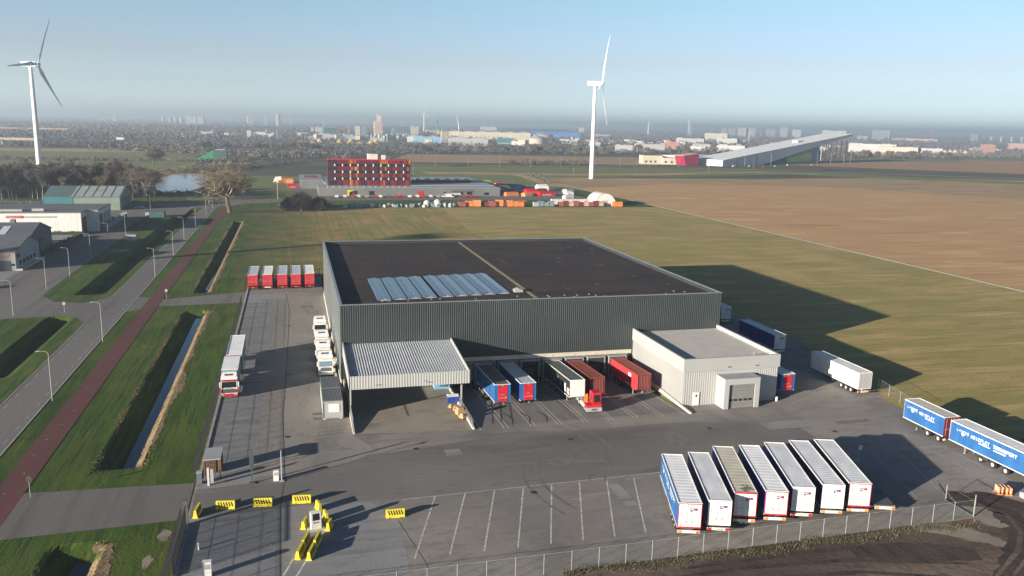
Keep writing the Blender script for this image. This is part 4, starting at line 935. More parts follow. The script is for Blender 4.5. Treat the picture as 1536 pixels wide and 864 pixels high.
b = MB(); b.extr([(-.32,0),(-.32,1.1),(-.18,1.95),(.3,2.05),(.3,0)],'x',-.55,.55); kb_ = b.build('housing', M['white'], ks)
b = MB(); b.quad((-.38,-.33,1.13),(.38,-.33,1.13),(.38,-.20,1.88),(-.38,-.20,1.88)); b.build('screen', M['glass'], kb_)
b = MB(); b.box(-.3,-.1,-.34,-.32,.8,.95); b.box(0,.3,-.34,-.32,.82,.93); b.build('keypad', M['darkgrey'], kb_)
b = MB(); b.box(-.9,.9,-.7,.7,0,.12); b.build('base', M['concrete'], ks)
# small pillars, posts
def pillar(name, label, x, y, w, h, m='white'):
    t = thing(name, label, 'post', (x,y,0)); b = MB(); b.box(-w,w,-w*.7,w*.7,0,h); b.build('housing', M[m], t)
    b = MB(); b.box(-w*.7,w*.7,-w*.7-.02,-w*.7,h*.55,h*.85); b.build('front_panel', M['palegrey'], t); return t
pillar('reader_pillar', 'white reader pillar beside the thin grey pole near the entrance', -10.0,-36.2,.32,1.35)
pillar('reader_pillar', 'white reader pillar at the bottom left of the yard by the fence', -16.1,-57.4,.42,1.6)
pillar('bollard', 'tiny white bollard alone on the pavers near the left fence', -17.5,-51.9,.1,.75)
cp = thing('camera_pole', 'thin grey pole beside the white reader pillar near the entrance', 'pole', (-9.3,-36.5,0))
b = MB(); b.cyl((0,0,0),(0,0,4.2),.09,.07); b.box(-.3,.3,-.3,.3,0,.08); b.build('pole', M['galv'], cp); b = MB(); b.box(-.1,.1,-.35,.1,4.05,4.25); b.build('camera', M['darkgrey'], cp)
gp = thing('yard_gate', 'dark steel gate frame standing in the yard between shed and thin pole', 'gate', (-12.8,-36.4,0), .1)
b = MB(); b.box(-.08,.08,-.08,.08,0,4.4); b.box(-.35,.35,-.35,.35,0,.1); b.build('post', M['darkgrey'], gp); b = MB(); b.box(-.25,.25,-.1,.02,2.2,4.4); b.build('sign_board', M['darkgrey'], gp)
wp = thing('gate_post', 'white steel gate post in front of the wooden shed', 'gate post', (-17.9,-36.0,0))
b = MB(); b.box(-.12,.12,-.12,.12,0,2.3); b.build('post', M['offwhite'], wp); b = MB(); b.box(.12,.6,-.06,.06,.3,2.1); b.build('frame', M['palegrey'], wp)
bx = thing('control_box', 'small blue grey control box by the fence gate opening', 'cabinet', (-19.0,-35.2,0)); b = MB(); b.box(-.3,.3,-.35,.35,.1,1.5); b.build('housing', M['slate'], bx); b = MB(); b.box(-.33,.33,-.38,.38,1.5,1.58); b.build('lid', M['palegrey'], bx)
sd = thing('shelter_shed', 'small wooden shelter shed with pale flat roof beside the left fence', 'shed', (-17.6,-32.3,0))
b = MB(); b.box(-1.05,1.05,-1.9,2.0,2.5,2.62); b.build('roof', M['palegrey'], sd)
b = MB()
for i in range(9): b.box(-.95+.21*i,-.95+.21*i+.15,.0,.06,.1,2.5)
for i in range(9): b.box(-.95,-.89,.05+.21*i,.2+.21*i,.1,2.5)
b.build('slat_wall', M['wood'], sd)
b = MB()
for x in (-.92,.92):
    for y in (-1.8,1.85): b.box(x-.06,x+.06,y-.06,y+.06,0,2.5)
b.build('post', M['wood'], sd); b = MB(); b.box(.86,.92,.06,1.8,.2,2.4); b.box(-.9,.9,1.8,1.86,.1,2.4); b.build('side_panel', M['darkgrey'], sd)
b = MB(); b.box(-.7,.7,.7,1.5,.42,.5); b.box(-.6,-.5,.8,1.4,0,.42); b.box(.5,.6,.8,1.4,0,.42); b.build('bench', M['cardboard'], sd)
# clutter under the canopy
sk = thing('waste_skip', 'teal blue waste skip at the back of the loading canopy', 'skip', (16.3,-4.2,0)); b = MB(); b.extr([(-1.0,.15),(-1.3,1.6),(1.3,1.6),(1.0,.15)],'x',-1.3,1.3); b.build('tub', M['skyblue'], sk); b = MB(); b.box(-1.35,1.35,-1.35,1.35,1.6,1.68); b.box(-.5,.5,-1.37,-1.3,.7,1.1); b.build('rim', M['teal'], sk)
bb = thing('waste_bin', 'royal blue waste bin by the right canopy post', 'bin', (16.75,-12.2,0)); b = MB(); b.extr([(-.5,.25),(-.7,1.35),(.7,1.35),(.5,.25)],'x',-.85,.85); b.build('tub', M['deepblue'], bb); b = MB(); b.extr([(-.75,1.35),(0,1.6),(.75,1.35)],'x',-.9,.9); b.build('lid', M['white'], bb)
for i, (x, y, w, h) in enumerate(((16.7,-15.9,.6,.5),(16.9,-17.6,.7,.75),(16.2,-14.4,.5,.3),(17.0,-19.2,.55,.4))):
    pl = thing('cardboard_pallet', ('small cardboard stack behind the big one by the right canopy wall','largest brown cardboard stack leaning on the right canopy wall','flat wooden pallet next to the royal blue bin','front cardboard stack on the right canopy wall')[i], 'pallet', (x,y,0), .2*i)
    b = MB(); b.box(-w,w,-w,w,.1,.15); [b.box(-w,w,yy-.06,yy+.06,0,.1) for yy in (-w+.1,0,w-.1)]; b.build('pallet', M['wood'], pl)
    b = MB(); b.box(-w+.08,w-.1,-w+.05,w-.12,.15,.15+h); b.box(-w+.2,w-.3,-w+.2,w-.3,.15+h,.3+h*1.3); b.build('boxes', M['cardboard'], pl)
# orange and white crowd barriers, red and white ramp at the right
for i in range(4):
    ob = thing('fence_barrier', 'orange and white plastic barrier in the small stack at the right, %s from the left' % ords[i], 'barrier', (77.2+.40*i,-58.5-.22*i,0), 1.2, 'orange and white barriers stacked at the right')
    b = MB(); b.box(-.6,.6,-.05,.05,.12,1.0); b.box(-.55,-.35,-.2,.2,0,.12); b.box(.35,.55,-.2,.2,0,.12); b.build('board', M['amber'], ob)
    b = MB()
    for k in range(4): b.box(-.52+.3*k,-.40+.3*k,-.06,.06,.25,.95)
    b.build('white_stripe', M['white'], ob)
rp = thing('barrier_boom', 'white and blue plastic barrier with red end at the right edge', 'barrier', (80.3,-60.6,0), -.35); b = MB(); b.box(-1.2,1.6,-.35,.35,0,.55); b.build('body', M['white'], rp); b = MB(); b.box(1.6,2.3,-.36,.36,0,.6); b.build('red_end', M['red'], rp); b = MB(); b.box(-1.0,1.3,-.2,.2,.55,.62); b.build('top_panel', M['paleblue'], rp)

# ------------------------------------------------------------------ fences
wire = clearmat('wire_mesh', (.25,.26,.25), .065)
def fence(name, label, pts, h, post, meshm, postm, rail=None, step=None, w=.035):
    t = thing(name, label, 'fence', (pts[0][0], pts[0][1], 0)); ox, oy = pts[0]
    pb = MB(); posts = []
    for (x0,y0), (x1,y1) in zip(pts, pts[1:]):
        d = math.hypot(x1-x0, y1-y0); n = max(1, round(d/post))
        x0 -= ox; x1 -= ox; y0 -= oy; y1 -= oy
        pb.quad((x0,y0,.05),(x1,y1,.05),(x1,y1,h-.05),(x0,y0,h-.05))
        for i in range(n+1):
            q = (x0+(x1-x0)*i/n, y0+(y1-y0)*i/n)
            if not posts or math.hypot(q[0]-posts[-1][0], q[1]-posts[-1][1]) > .5: posts.append(q)
    pb.build('mesh_panel', meshm, t)
    pm_ = MB(); pm_.cyl((0,0,-.1),(0,0,h+.05),w,n=6); me = pm_.mesh('post', postm)
    for q in posts: put(me, 'post', t, loc=(q[0],q[1],0))
    if rail:
        r_ = MB()
        for (x0,y0), (x1,y1) in zip(pts, pts[1:]):
            for z in rail: r_.cyl((x0-ox,y0-oy,z),(x1-ox,y1-oy,z),.02,n=4)
        r_.build('rail', postm, t)
    return t
fence('chain_link_fence', 'long wire mesh fence on pale posts along the front of the yard', [(-19,-64.6),(19,-64.3),(69,-63.35)], 2.2, 3.0, wire, M['galv'], (2.18,))
fence('chain_link_fence', 'wire mesh fence on pale posts between the yard and the right meadow', [(92.3,-7),(90.8,-19.5),(88.7,-30),(87.4,-58)], 2.0, 3.9, wire, M['galv'], (1.98,))
fence('chain_link_fence', 'shadowed wire fence beyond the far right trailers', [(98.5,38),(94.6,4),(92.3,-7)], 2.0, 5, wire, M['galv'], (1.98,))
def barfence(label, pts, h=2.3, step=.062):
    t = thing('bar_fence', label, 'fence', (*pts[0],0)); ox, oy = pts[0]; pm_ = MB(); pm_.box(-.04,.04,-.04,.04,-.1,h+.05); me = pm_.mesh('post', M['black']); b = MB(); r_ = MB()
    for (x0,y0), (x1,y1) in zip(pts, pts[1:]):
        d = math.dist((x0,y0),(x1,y1)); n = max(1,round(d/2.5)); ux, uy = (x1-x0)/d, (y1-y0)/d
        for i in range(n+1): put(me, 'post', t, loc=(x0-ox+ux*d*i/n, y0-oy+uy*d*i/n, 0))
        for i in range(int(d/step)):
            x, y = x0-ox+ux*step*i, y0-oy+uy*step*i; b.cyl((x,y,.06),(x,y,h),.0055,n=3,cap=False)
        for z in (.2,.75,1.3,1.85,h-.06): r_.cyl((x0-ox,y0-oy,z),(x1-ox,y1-oy,z),.012,n=4)
    b.build('bars', M['black'], t); r_.build('rail', M['black'], t); return t
barfence('tall dark bar fence on the left of the yard, long part behind the gate', [(-19.75,-33.5),(-19.75,69)]); barfence('tall dark bar fence on the left of the yard, short part towards the front', [(-19.75,-95),(-19.75,-46.5)])
barfence('dark bar fence beside the back row of red trailers', [(-19.75,84),(-20.0,104),(-.2,104)])
sg = thing('sliding_gate', 'dark sliding gate pushed back along the left fence', 'gate', (-19.3,-57,0)); b = MB()
for i in range(90): b.box(-.02,.02,i*.12,i*.12+.03,.25,2.35)
b.build('bars', M['black'], sg); b = MB(); b.box(-.05,.05,0,10.8,.1,.3); b.box(-.05,.05,0,10.8,2.3,2.4); b.build('frame', M['darkgrey'], sg)
b = MB(); b.box(-.25,.25,10.9,11.15,0,2.9); b.build('guide_post', M['darkgrey'], sg)
og = thing('swing_gate', 'open steel gate leaf at the corner of the wire fence', 'gate', (69.1,-63.2,0)); b = MB(); b.cyl((0,0,0),(0,0,2.7),.06,n=6); b.cyl((.1,4.4,0),(.1,4.4,2.0),.05,n=6); b.build('post', M['galv'], og); b = MB(); b.box(-.12,.12,.1,4.4,.02,.14); b.build('ground_beam', M['darkgrey'], og); b = MB(); b.cyl((0,.1,1.9),(.1,4.4,1.9),.03,n=5); b.cyl((.1,4.4,.2),(2.2,8.2,.15),.035,n=5); b.build('rail', M['darkgrey'], og)

# ------------------------------------------------------------------ street lamps
def lamp_proto(label, x, y, rz, h=8.0, group=None):
    t = thing('street_lamp', label, 'street lamp', (x,y,0), rz, group)
    b = MB(); b.cyl((0,0,0),(0,0,h-.35),.062,.04,8); b.cyl((0,0,h-.35),(-.35,0,h-.02),.04,n=6); b.cyl((-.35,0,h-.02),(-1.25,0,h+.06),.035,n=6); b.build('pole', M['polewhite'], t)
    b = MB(); b.box(-1.75,-1.15,-.1,.1,h+.02,h+.12); b.build('lamp_head', M['palegrey'], t); return t
G1 = 'street lamps along the main road'
ro = ['nearest','second nearest','third','fourth','fifth','sixth','seventh','eighth']
ys = [1.2,37.5,73,109.9,147.9,186.6,225.4,265]
p0 = None
for i, y in enumerate([1.2,37.5,109.9,147.9,186.6,225.4,269.9,303]):
    lb = 'pale street lamp between main road and red bike path, %s from the viewer' % ro[i]
    x = -44.3 if y < 60 else -45.2 if y < 150 else -46.4
    if p0 is None: p0 = lamp_proto(lb, x, y, 0, group=G1)
    else: dup(p0, (x,y,0), 0, lb)
for i, (x, y) in enumerate(((-67.8,64.3),(-69.0,95.0),(-67.7,113.1),(-68.8,143.6),(-69.0,171.3),(-69.0,201.8),(-73,286.6))):
    dup(p0, (x,y,0), 0 if i != 1 else .1, 'pale street lamp along the side road by the works halls, %s from the viewer' % ro[i], 'street lamps along the side road')
# signs and small cabinets of the street
def roadsign(label, x, y, h=2.6, m='palegrey', rz=0):
    t = thing('road_sign', label, 'sign', (x,y,0), rz); b = MB(); b.cyl((0,0,0),(0,0,h),.04,n=6); b.build('post', M['galv'], t); b = MB(); b.box(-.3,.3,-.06,-.03,h-.75,h-.1); b.build('sign_plate', M[m], t)
roadsign('thin marker post on the grass by the near driveway and the red bike path', -37.6,-35.0, 2.6, 'tuft'); roadsign('grey road sign on the grass corner of the side road', -58.0,66.4, 2.4); roadsign('grey sign post beside the bike path at the far driveway', -38.0,78.6, 2.4)
roadsign('blue parking sign post in the shaded bays beside the empty flatbed', 66.3,-46.4,2.5,'white')
cb2 = thing('road_cabinet', 'pale boxy cabinet on the grass left of the main road', 'cabinet', (-64.3,186.5,0)); b = MB(); b.box(-1.6,1.6,-.9,.9,0,1.9); b.build('housing', M['palegrey'], cb2); b = MB(); b.box(-1.7,1.7,-1,1,1.9,2.05); b.build('lid', M['galv'], cb2)
cb3 = thing('transformer_hut', 'dark green transformer hut by the parking ground', 'hut', (-67.4,263.5,0)); b = MB(); b.box(-4,4,-2.5,2.5,0,2.6); b.build('wall', M['darkgreen'], cb3); b = MB(); b.box(-4.2,4.2,-2.7,2.7,2.6,2.8); b.build('roof', M['darkgrey'], cb3); b = MB(); b.box(-3.9,-2.2,-2.55,-2.5,.1,2.2); b.build('door', M['palegrey'], cb3)
# ------------------------------------------------------------------ works halls on the left
def gable(mb, x0, x1, y0, y1, ze, zr, axis='x', m=0, over=.25):
    """solid gable roof; ridge along axis"""
    if axis == 'x': ym = (y0+y1)/2; mb.extr([(y0-over,ze-.02),(ym,zr),(y1+over,ze-.02),(y1+over,ze-.2),(ym,zr-.2),(y0-over,ze-.2)],'x',x0-over,x1+over,m)
    else: xm = (x0+x1)/2; mb.extr([(x0-over,ze-.02),(xm,zr),(x1+over,ze-.02),(x1+over,ze-.2),(xm,zr-.2),(x0-over,ze-.2)],'y',y0-over,y1+over,m)
def gwall(mb, x0, x1, y0, y1, ze, zr, axis='x', m=0):
    if axis == 'x': ym = (y0+y1)/2; mb.extr([(y0,0),(y0,ze-.05),(ym,zr-.2),(y1,ze-.05),(y1,0)],'x',x0,x1,m)
    else: xm = (x0+x1)/2; mb.extr([(x0,0),(x0,ze-.05),(xm,zr-.2),(x1,ze-.05),(x1,0)],'y',y0,y1,m)
# white hall with the red sign
w = thing('works_hall', 'white works hall with flat roof, red door and a long red and grey wall sign', 'building', (-121,204,0))
b = MB(); b.box(-35,36.5,0,33,0,8.1); b.box(36.5,40.5,9,33,0,8.1); b.build('wall', M['white'], w)
b = MB(); b.box(-35.2,36.7,-.15,33.2,8.1,8.5); b.box(36.7,40.7,8.8,33.2,8.1,8.5); b.build('roof', M['roofgrey'], w)
b = MB(); b.box(-35,16,3,6,8.5,9.2); b.box(19,23,4,6,8.5,9.4); b.build('roof_light', M['palegrey'], w)
b = MB(); b.box(36.5,36.62,1,8,0,6.2); b.box(40.5,40.6,11,17,0,6.4); b.build('gate_door', M['darkred'], w)
b = MB()
for i in range(4): b.box(40.5,40.6,19+3.3*i,21+3.3*i,.5,6.5)
b.build('tall_window', M['bluegrey'], w)
b = MB(); b.box(11.4,17,-.16,0,6.3,7.2); sgn = b.build('sign', M['red'], w)
b = MB(); b.box(17.3,28,-.16,0,6.45,6.95); b.build('sign', M['palegrey'], w)
b = MB(); scribble(b, lambda u, v: (u, -.18, v), 11.7, 6.5, .45, 9, .42, .12, 21); b.build('lettering', M['white'], sgn)
b = MB(); scribble(b, lambda u, v: (u, -.18, v), 17.6, 6.55, .3, 22, .32, .13, 22); b.build('lettering', M['grey'], w)
b = MB(); b.box(8.4,10.6,-.14,0,0,3.4); dr = b.build('door', M['red'], w); b = MB(); b.box(8.9,9.5,-.17,-.14,1.9,2.6); b.build('door_window', M['white'], dr)
# dark gable hall and pale front hall
w = thing('works_hall', 'dark roofed hall with skylights between the white hall and the pale front hall', 'building', (-104,150,0))
b = MB(); gwall(b, -40,16.2,0,26,6.0,9.3); b.build('wall', M['palegrey'], w)
b = MB(); b.box(16.2,16.35,.3,25.7,0,6.0); b.extr([(.3,6.0),(13,9.2),(25.7,6.0)],'x',16.2,16.35); b.build('gable_cladding', M['slate'], w)
b = MB(); gable(b, -40,16.4,0,26,6.1,9.5); b.build('roof', M['slate'], w)
for k in range(4):
    b = MB(); xx = -14+7*k; b.quad((xx,2.5,6.88),(xx+2.2,2.5,6.88),(xx+2.2,9.5,8.70),(xx,9.5,8.70)); b.build('roof_light', M['paleblue'], w)
for k in range(3):
    b = MB(); b.box(-10+9*k,-8.6+9*k,12.4,13.8,9.3,10.4); b.build('roof_vent', M['slate'], w)
b = MB(); b.box(16.35,18.5,4,10,0,4.5); b.build('annex_bay', M['darkgrey'], w)
w = thing('works_hall', 'pale grey front hall with an orange wall sign and dark door at the left edge', 'building', (-84.2,124.5,0))
b = MB(); b.extr([(0,0),(0,5.3),(14,8.0),(23,5.2),(23,0)],'x',-45,0); b.build('wall', M['palegrey'], w)
b = MB(); b.extr([(-.3,5.25),(14,8.05),(14,8.3),(-.3,5.5)],'x',-45,.2); b.extr([(14,8.05),(23.3,5.2),(23.3,5.45),(14,8.3)],'x',-45,.2); b.build('roof', M['roofgrey'], w)
b = MB(); b.box(-4.4,-1.4,-.12,0,0,2.9); b.build('gate_door', M['darkgrey'], w)
for k in range(5):
    b = MB(); b.box(0,.1,3.2+3.4*k,5.0+3.4*k,1.0 if k != 1 else 1.0,2.4); b.build('window', M['glass'], w)
b = MB(); b.box(0,.1,1.5,3.6,3.4,4.6); b.build('window', M['glass'], w)
b = MB(); scribble(b, lambda u, v: (u, -.08, v), -4.9, 3.75, .45, 7, .38, .1, 31); b.tri((-2.2,-.09,4.3),(-1.6,-.09,5.0),(-1.5,-.09,4.2)); b.tri((-2.9,-.09,4.2),(-2.2,-.09,4.75),(-2.1,-.09,4.2)); b.build('sign', M['amber'], w)
b = MB(); b.box(-1.1,-.4,-.1,0,1.4,2.0); b.box(-9,-7.4,-.1,0,1.4,2.2); b.build('window', M['glass'], w)
b = MB(); b.box(-.3,1.6,-.1,23,0,.5); b.build('plinth', M['concrete'], w)
# green shed
w = thing('green_shed', 'long green metal shed with a pitched roof of green and pale sheets', 'shed', (-120.5,294,0))
b = MB(); gwall(b, 0,33,0,33,6.2,10.2); b.build('wall', M['shedgreen'], w)
b = MB(); b.box(0,12.6,-.1,0,0,6.1); b.build('green_cladding', M['teal'], w)
b = MB(); gable(b, -.2,33.2,0,33,6.3,10.4); rf_ = b.build('roof', M['shedroof'], w)
b = MB()
for i in range(6): x0 = 9.2+i*4; b.quad((x0+(.3 if i else 2.6),-.2,6.36),(x0+3.6,-.2,6.36),(x0+3.6,15.8,10.37),(x0+(.3 if i else 2.6),15.8,10.37))
b.build('pale_sheets', M['shedroofpale'], rf_)
b = MB(); b.box(33.0,33.1,8,26,0,5.2); b.build('gate_door', M['slate'], w)
# green wedge
w = thing('wedge_building', 'bright green wedge shaped building near the pond', 'building', (-91,838,0))
b = MB(); b.extr([(-18,0),(-18,.8),(0,11),(0,0)],'y',0,18); b.build('wedge_hall', M['green'], w); b = MB(); b.box(0,14,-1,20,0,10.6); b.build('end_block', M['darkgreen'], w); b = MB(); b.box(2,12,1,18,10.6,11.4); b.build('roof_plant', M['palegrey'], w)
# hedges and low walls
def hedge(label, x0, x1, y0, y1, h, name='hedge', m='hedge'):
    b = MB(); nx_, ny_ = max(2,int((x1-x0)/.6)), max(2,int((y1-y0)/.6)); rr = random.Random(int(x0*7+y0))
    n = len(b.v); b.box(x0,x1,y0,y1,0,h*.8)
    for _ in range(int((x1-x0)*(y1-y0)*9)+60):
        x, y, z = rr.uniform(x0-.15,x1+.15), rr.uniform(y0-.15,y1+.15), rr.uniform(.2,h*1.05); s = rr.uniform(.15,.4); a = rr.uniform(0,PI)
        b.tri((x-s*math.cos(a),y-s*math.sin(a),z),(x+s*math.cos(a),y+s*math.sin(a),z+rr.uniform(-.1,.1)),(x+rr.uniform(-.2,.2),y,z+s))
    tag(b.build(name, M[m]), label, 'hedge')
hedge('dark clipped hedge along the side road in front of the white works hall', -84.5,-82.9,150,198,1.6); hedge('dark hedge at the foot of the white works hall', -112,-84,203,204.6,1.3)
hedge('dark hedge on the shaded corner of the pale front hall', -92,-83.5,96,98.5,1.3); hedge('low dark hedge between the parking ground and the ditch', -70.2,-69.2,212,258,1.3)
hedge('pale grey stone bin wall running diagonally beside the parked vans', -80.5,-79,222,262,2.2, 'storage_wall', 'grey')
# ------------------------------------------------------------------ cars
def car(label, x, y, rz, col, group, van=False, L=4.4, cat='car'):
    t = thing('parked_van' if van else 'parked_car', label, 'van' if van else 'car', (x,y,0), rz, group)
    if van: pr = [(-L/2,.35),(-L/2,1.0),(-L/2+.8,1.2),(-L/2+1.3,1.95),(-L/2+1.8,2.3),(L/2,2.3),(L/2,.35)]
    else: pr = [(-L/2,.3),(-L/2,.75),(-L/2+1.1,.92),(-L/2+1.7,1.45),(L/2-1.2,1.48),(L/2-.4,.98),(L/2,.9),(L/2,.3)]
    b = MB(); b.extr(pr,'y',-.9,.9); b.build('body', M[col], t)
    b = MB()
    if van: b.extr([(-L/2+.78,1.24),(-L/2+1.24,1.9),(-L/2+2.2,1.9),(-L/2+2.2,1.24)],'y',-.92,.92)
    else: b.extr([(-L/2+1.15,.96),(-L/2+1.68,1.4),(L/2-1.22,1.42),(L/2-.55,.98)],'y',-.915,.915)
    b.build('windows', M['glass'], t)
    for sx in (-1,1):
        for sy in (-1,1):
            q = MB(); q.cyl((sx*L*.3,sy*.92,.32),(sx*L*.3,sy*.7,.32),.32,n=10); q.build('wheel', M['tyre'], t)
    return t
PK = 'vehicles on the parking ground beside the green shed'
for i, (x, y, rz, c, v, lb) in enumerate([(-79.9,300,.1,'skyblue',False,'pale blue car at the far end of the parking ground'),(-86,225,1.5,'lime',True,'lime and white van beside the white works hall'),(-83.5,232,1.5,'white',True,'white van next to the lime van'),(-86.5,236,1.5,'lime',True,'second lime van behind the first lime van'),(-83.2,242,1.5,'white',True,'white van second from the stone bin wall'),(-86,247,1.5,'navy',False,'navy car by the vans beside the works hall'),(-83,253,1.5,'darkgrey',False,'dark grey car behind the white vans'),(-86,259,1.5,'lime',False,'small lime car at the end of the van row'),(-84,302,0,'navy',True,'dark blue van in front of the shed end'),(-81,312,.2,'darkgrey',False,'dark car by the far parking edge'),(-77,315,0,'black',False,'black car at the far parking edge'),(-85,318,0,'slate',True,'slate coloured van beyond the shed end'),(-74,306,.2,'navy',False,'navy car right of the pale blue car')]):
    car(lb, x, y, rz, c, PK, v, 4.4 if not v else 5.2)
for i in range(9):
    x = -150+i*4.2; bl = thing('machinery_pile', 'dark machine part pile left of the green shed, %s from the left' % ords[i], 'machinery', (x,303+(i*7)%5,0), .3*i, 'dark machinery stored left of the green shed')
    b = MB(); b.box(-1.7,1.7,-1.2,1.2,0,1.3); b.box(-1.2,.6,-.8,.8,1.3,2.3); b.cyl((.5,0,1.2),(1.9,0,2.9+.4*(i%3)),.2,n=5); b.build('frame', M[('darkgrey','black','slate')[i%3]], bl); b = MB(); b.box(-.6,.4,-.9,-.8,1.4,2.2); b.build('panel', M['orange' if i == 6 else 'grey'], bl)
for i in range(3):
    wl = thing('parked_lorry', ('dark lorry between works hall and the left edge','dark tipper lorry behind the white works hall','dark lorry right of the pile with the orange panel')[i], 'lorry', (-140+i*9.5,293-3*i,0), .05)
    b = MB(); b.box(-1,4,-1.2,1.2,1.1,2.8); b.box(-1,4.1,-1,1,.6,1.1); b.build('body', M['slate'], wl); b = MB(); b.extr([(-3,.7),(-3,1.8),(-2.6,3.0),(-1.2,3.1),(-1.2,.7)],'y',-1.2,1.2); b.build('cab', M['darkgrey'], wl)
    for xx in (-2.2,1.5,2.8):
        q = MB(); q.cyl((xx,-1.25,.5),(xx,1.25,.5),.5,n=10); q.build('wheel', M['tyre'], wl)
# ------------------------------------------------------------------ bare winter trees
def grow(seed, H, spread, levels=4, trunk=.35, fork=.28, nb=4, up=.55, twigs=5, tw=.05, tl=.9):
    """trunk mesh + crown mesh (limbs, branches and twig slivers)"""
    rr = random.Random(seed); T = MB(); K = MB()
    def rec(p, d, L_, r, lev):
        q = p; segs = 3 if lev < 2 else 2
        for i in range(segs):
            d2 = (d+Vector((rr.gauss(0,.12),rr.gauss(0,.12),rr.gauss(.03,.08)))).normalized(); e = q+d2*(L_/segs)
            ra, rb = r*(1-.25*i/segs), r*(1-.25*(i+1)/segs)
            (T if lev == 0 else K).cyl(q, e, ra, rb, 7 if lev == 0 else 4 if lev < 3 else 3, cap=False)
            if lev >= levels-1:
                for _ in range(twigs):
                    u = rr.random(); s = q.lerp(e, u); a = Vector((rr.gauss(0,1),rr.gauss(0,1),rr.gauss(.35,.8))).normalized(); l2 = tl*rr.uniform(.5,1.3)
                    w_ = a.cross(Vector((rr.gauss(0,1),rr.gauss(0,1),.3))).normalized()*tw
                    K.tri(tuple(s-w_), tuple(s+w_), tuple(s+a*l2))
            q, d = e, d2
            if lev > 0 and lev < levels and i < segs-1 and rr.random() < .75: side(q, d, L_*.55, rb*.55, lev+1)
        if lev < levels:
            n = nb if lev == 0 else rr.choice((2,3))
            for k in range(n): side(q, d, L_*rr.uniform(.62,.85)*(spread if lev == 0 else 1), r*.62, lev+1, 2*PI*k/n+rr.uniform(-.4,.4))
    def side(p, d, L_, r, lev, az=None):
        az = rr.uniform(0,2*PI) if az is None else az
        a = d.cross(Vector((.3,.2,1))); a = a.normalized() if a.length > 1e-3 else Vector((1,0,0)); b = d.cross(a)
        o = (a*math.cos(az)+b*math.sin(az)); f = rr.uniform(.45,.95)
        nd = (d*up+o*f*(1-up)*2+Vector((0,0,.12))).normalized()
        rec(p, nd, L_, max(r,.02), lev)
    rec(Vector((0,0,-.1)), Vector((0,0,1)), H*fork, trunk, 0)
    return T, K
def tree(name, label, loc, seed, H, tm='bark', cm='twig', group=None, rz=0, fit=True, **k):
    t = thing(name, label, 'tree', loc, rz, group); T, K = grow(seed, H, **k)
    if fit:
        zmax = max(v[2] for v in K.v); s = H/zmax; T.v = [tuple(c*s for c in v) for v in T.v]; K.v = [tuple(c*s for c in v) for v in K.v]
    T.build('trunk', M[tm], t); K.build('crown', M[cm], t); return t
tree('broad_tree', 'large bare spreading tree with pale trunk at the end of the red bike path', (-36.6,279.5,0), 11, 24, 'bark', 'twigwarm', spread=1.25, levels=5, trunk=.75, fork=.21, nb=7, up=.45, twigs=5, tw=.018, tl=1.7)
tree('broad_tree', 'bare tree standing alone between the pond and the parking ground', (-80.5,335,0), 5, 20, 'bark', 'twig', spread=1.15, levels=5, trunk=.5, fork=.25, nb=4, up=.5, twigs=3, tw=.03, tl=1.4)
tree('dark_bush', 'dense dark leafless bush in front of the fire yard', (-3.2,286,0), 9, 12, 'bark', 'twigdark', spread=1.2, levels=5, trunk=.3, fork=.09, nb=9, up=.72, twigs=4, tw=.03, tl=2.0)
tree('dark_bush', 'smaller dark leafless bush leaning against the dense one', (-8.8,289,0), 19, 8, 'bark', 'twigdark', spread=1.3, levels=5, trunk=.22, fork=.09, nb=7, up=.45, twigs=6, tw=.07, tl=.8)
dup(C.objects['dark_bush.001'], (4.8,288,0), 2, 'low dark leafless bush at the right foot of the dense one')
tree('broad_tree', 'lone bare tree far behind the pond left of the green wedge building', (-128,663,0), 23, 20, 'bark', 'twig', spread=1.1, levels=5, trunk=.45, fork=.3, nb=4, up=.6, twigs=4, tw=.08, tl=1.4)
# woodland on the left: every tree its own thing
protos = []
for i in range(6):
    protos.append(tree('birch_tree' if i in (1,4) else 'bare_tree', 'bare tree of the small wood left of the pond', (-150+i*9,352+i,0), 40+i, 15+i*.9, 'birch' if i in (1,4) else 'bark', ('twig','twiggrey','twigwarm','twig','twiggrey','twigdark')[i], 'bare trees of the small wood left of the pond', spread=.9, levels=4, trunk=.15+.02*i, fork=.34, nb=4, up=.80, twigs=10, tw=.05, tl=1.7))
def woodlabel(i, x, y):
    return '%s, %s of the wood, %s' % (('short brown bare tree','slender pale birch','light brown bare tree','taller brown bare tree','tall grey birch','tall dark bare tree')[i], 'front rows' if y < 372 else 'middle' if y < 400 else 'back rows',
        'near the pond' if x > -103 else 'behind the green shed' if x > -122 else 'behind the machine piles' if x > -150 else 'below the left wind turbine' if x > -180 else 'left of the wind turbine')
rr = random.Random(3); n = 0; spots = []
while n < 285:
    x, y = rr.uniform(-215,-82), rr.uniform(346,425)
    if x > -100 and y > 372: continue
    if any((x-a)**2+(y-c)**2 < 5 for a, c in spots): continue
    spots.append((x,y)); i = rr.randrange(6)
    s = rr.uniform(.75,1.15)*(.8 if y > 400 else 1)
    lb = woodlabel(i, x, y)
    dup(protos[i], (x,y,0), rr.uniform(0,6.28), lb, None, (s,s,s)); n += 1
for i in range(6): protos[i]['label'] = woodlabel(i, protos[i].location.x, protos[i].location.y)
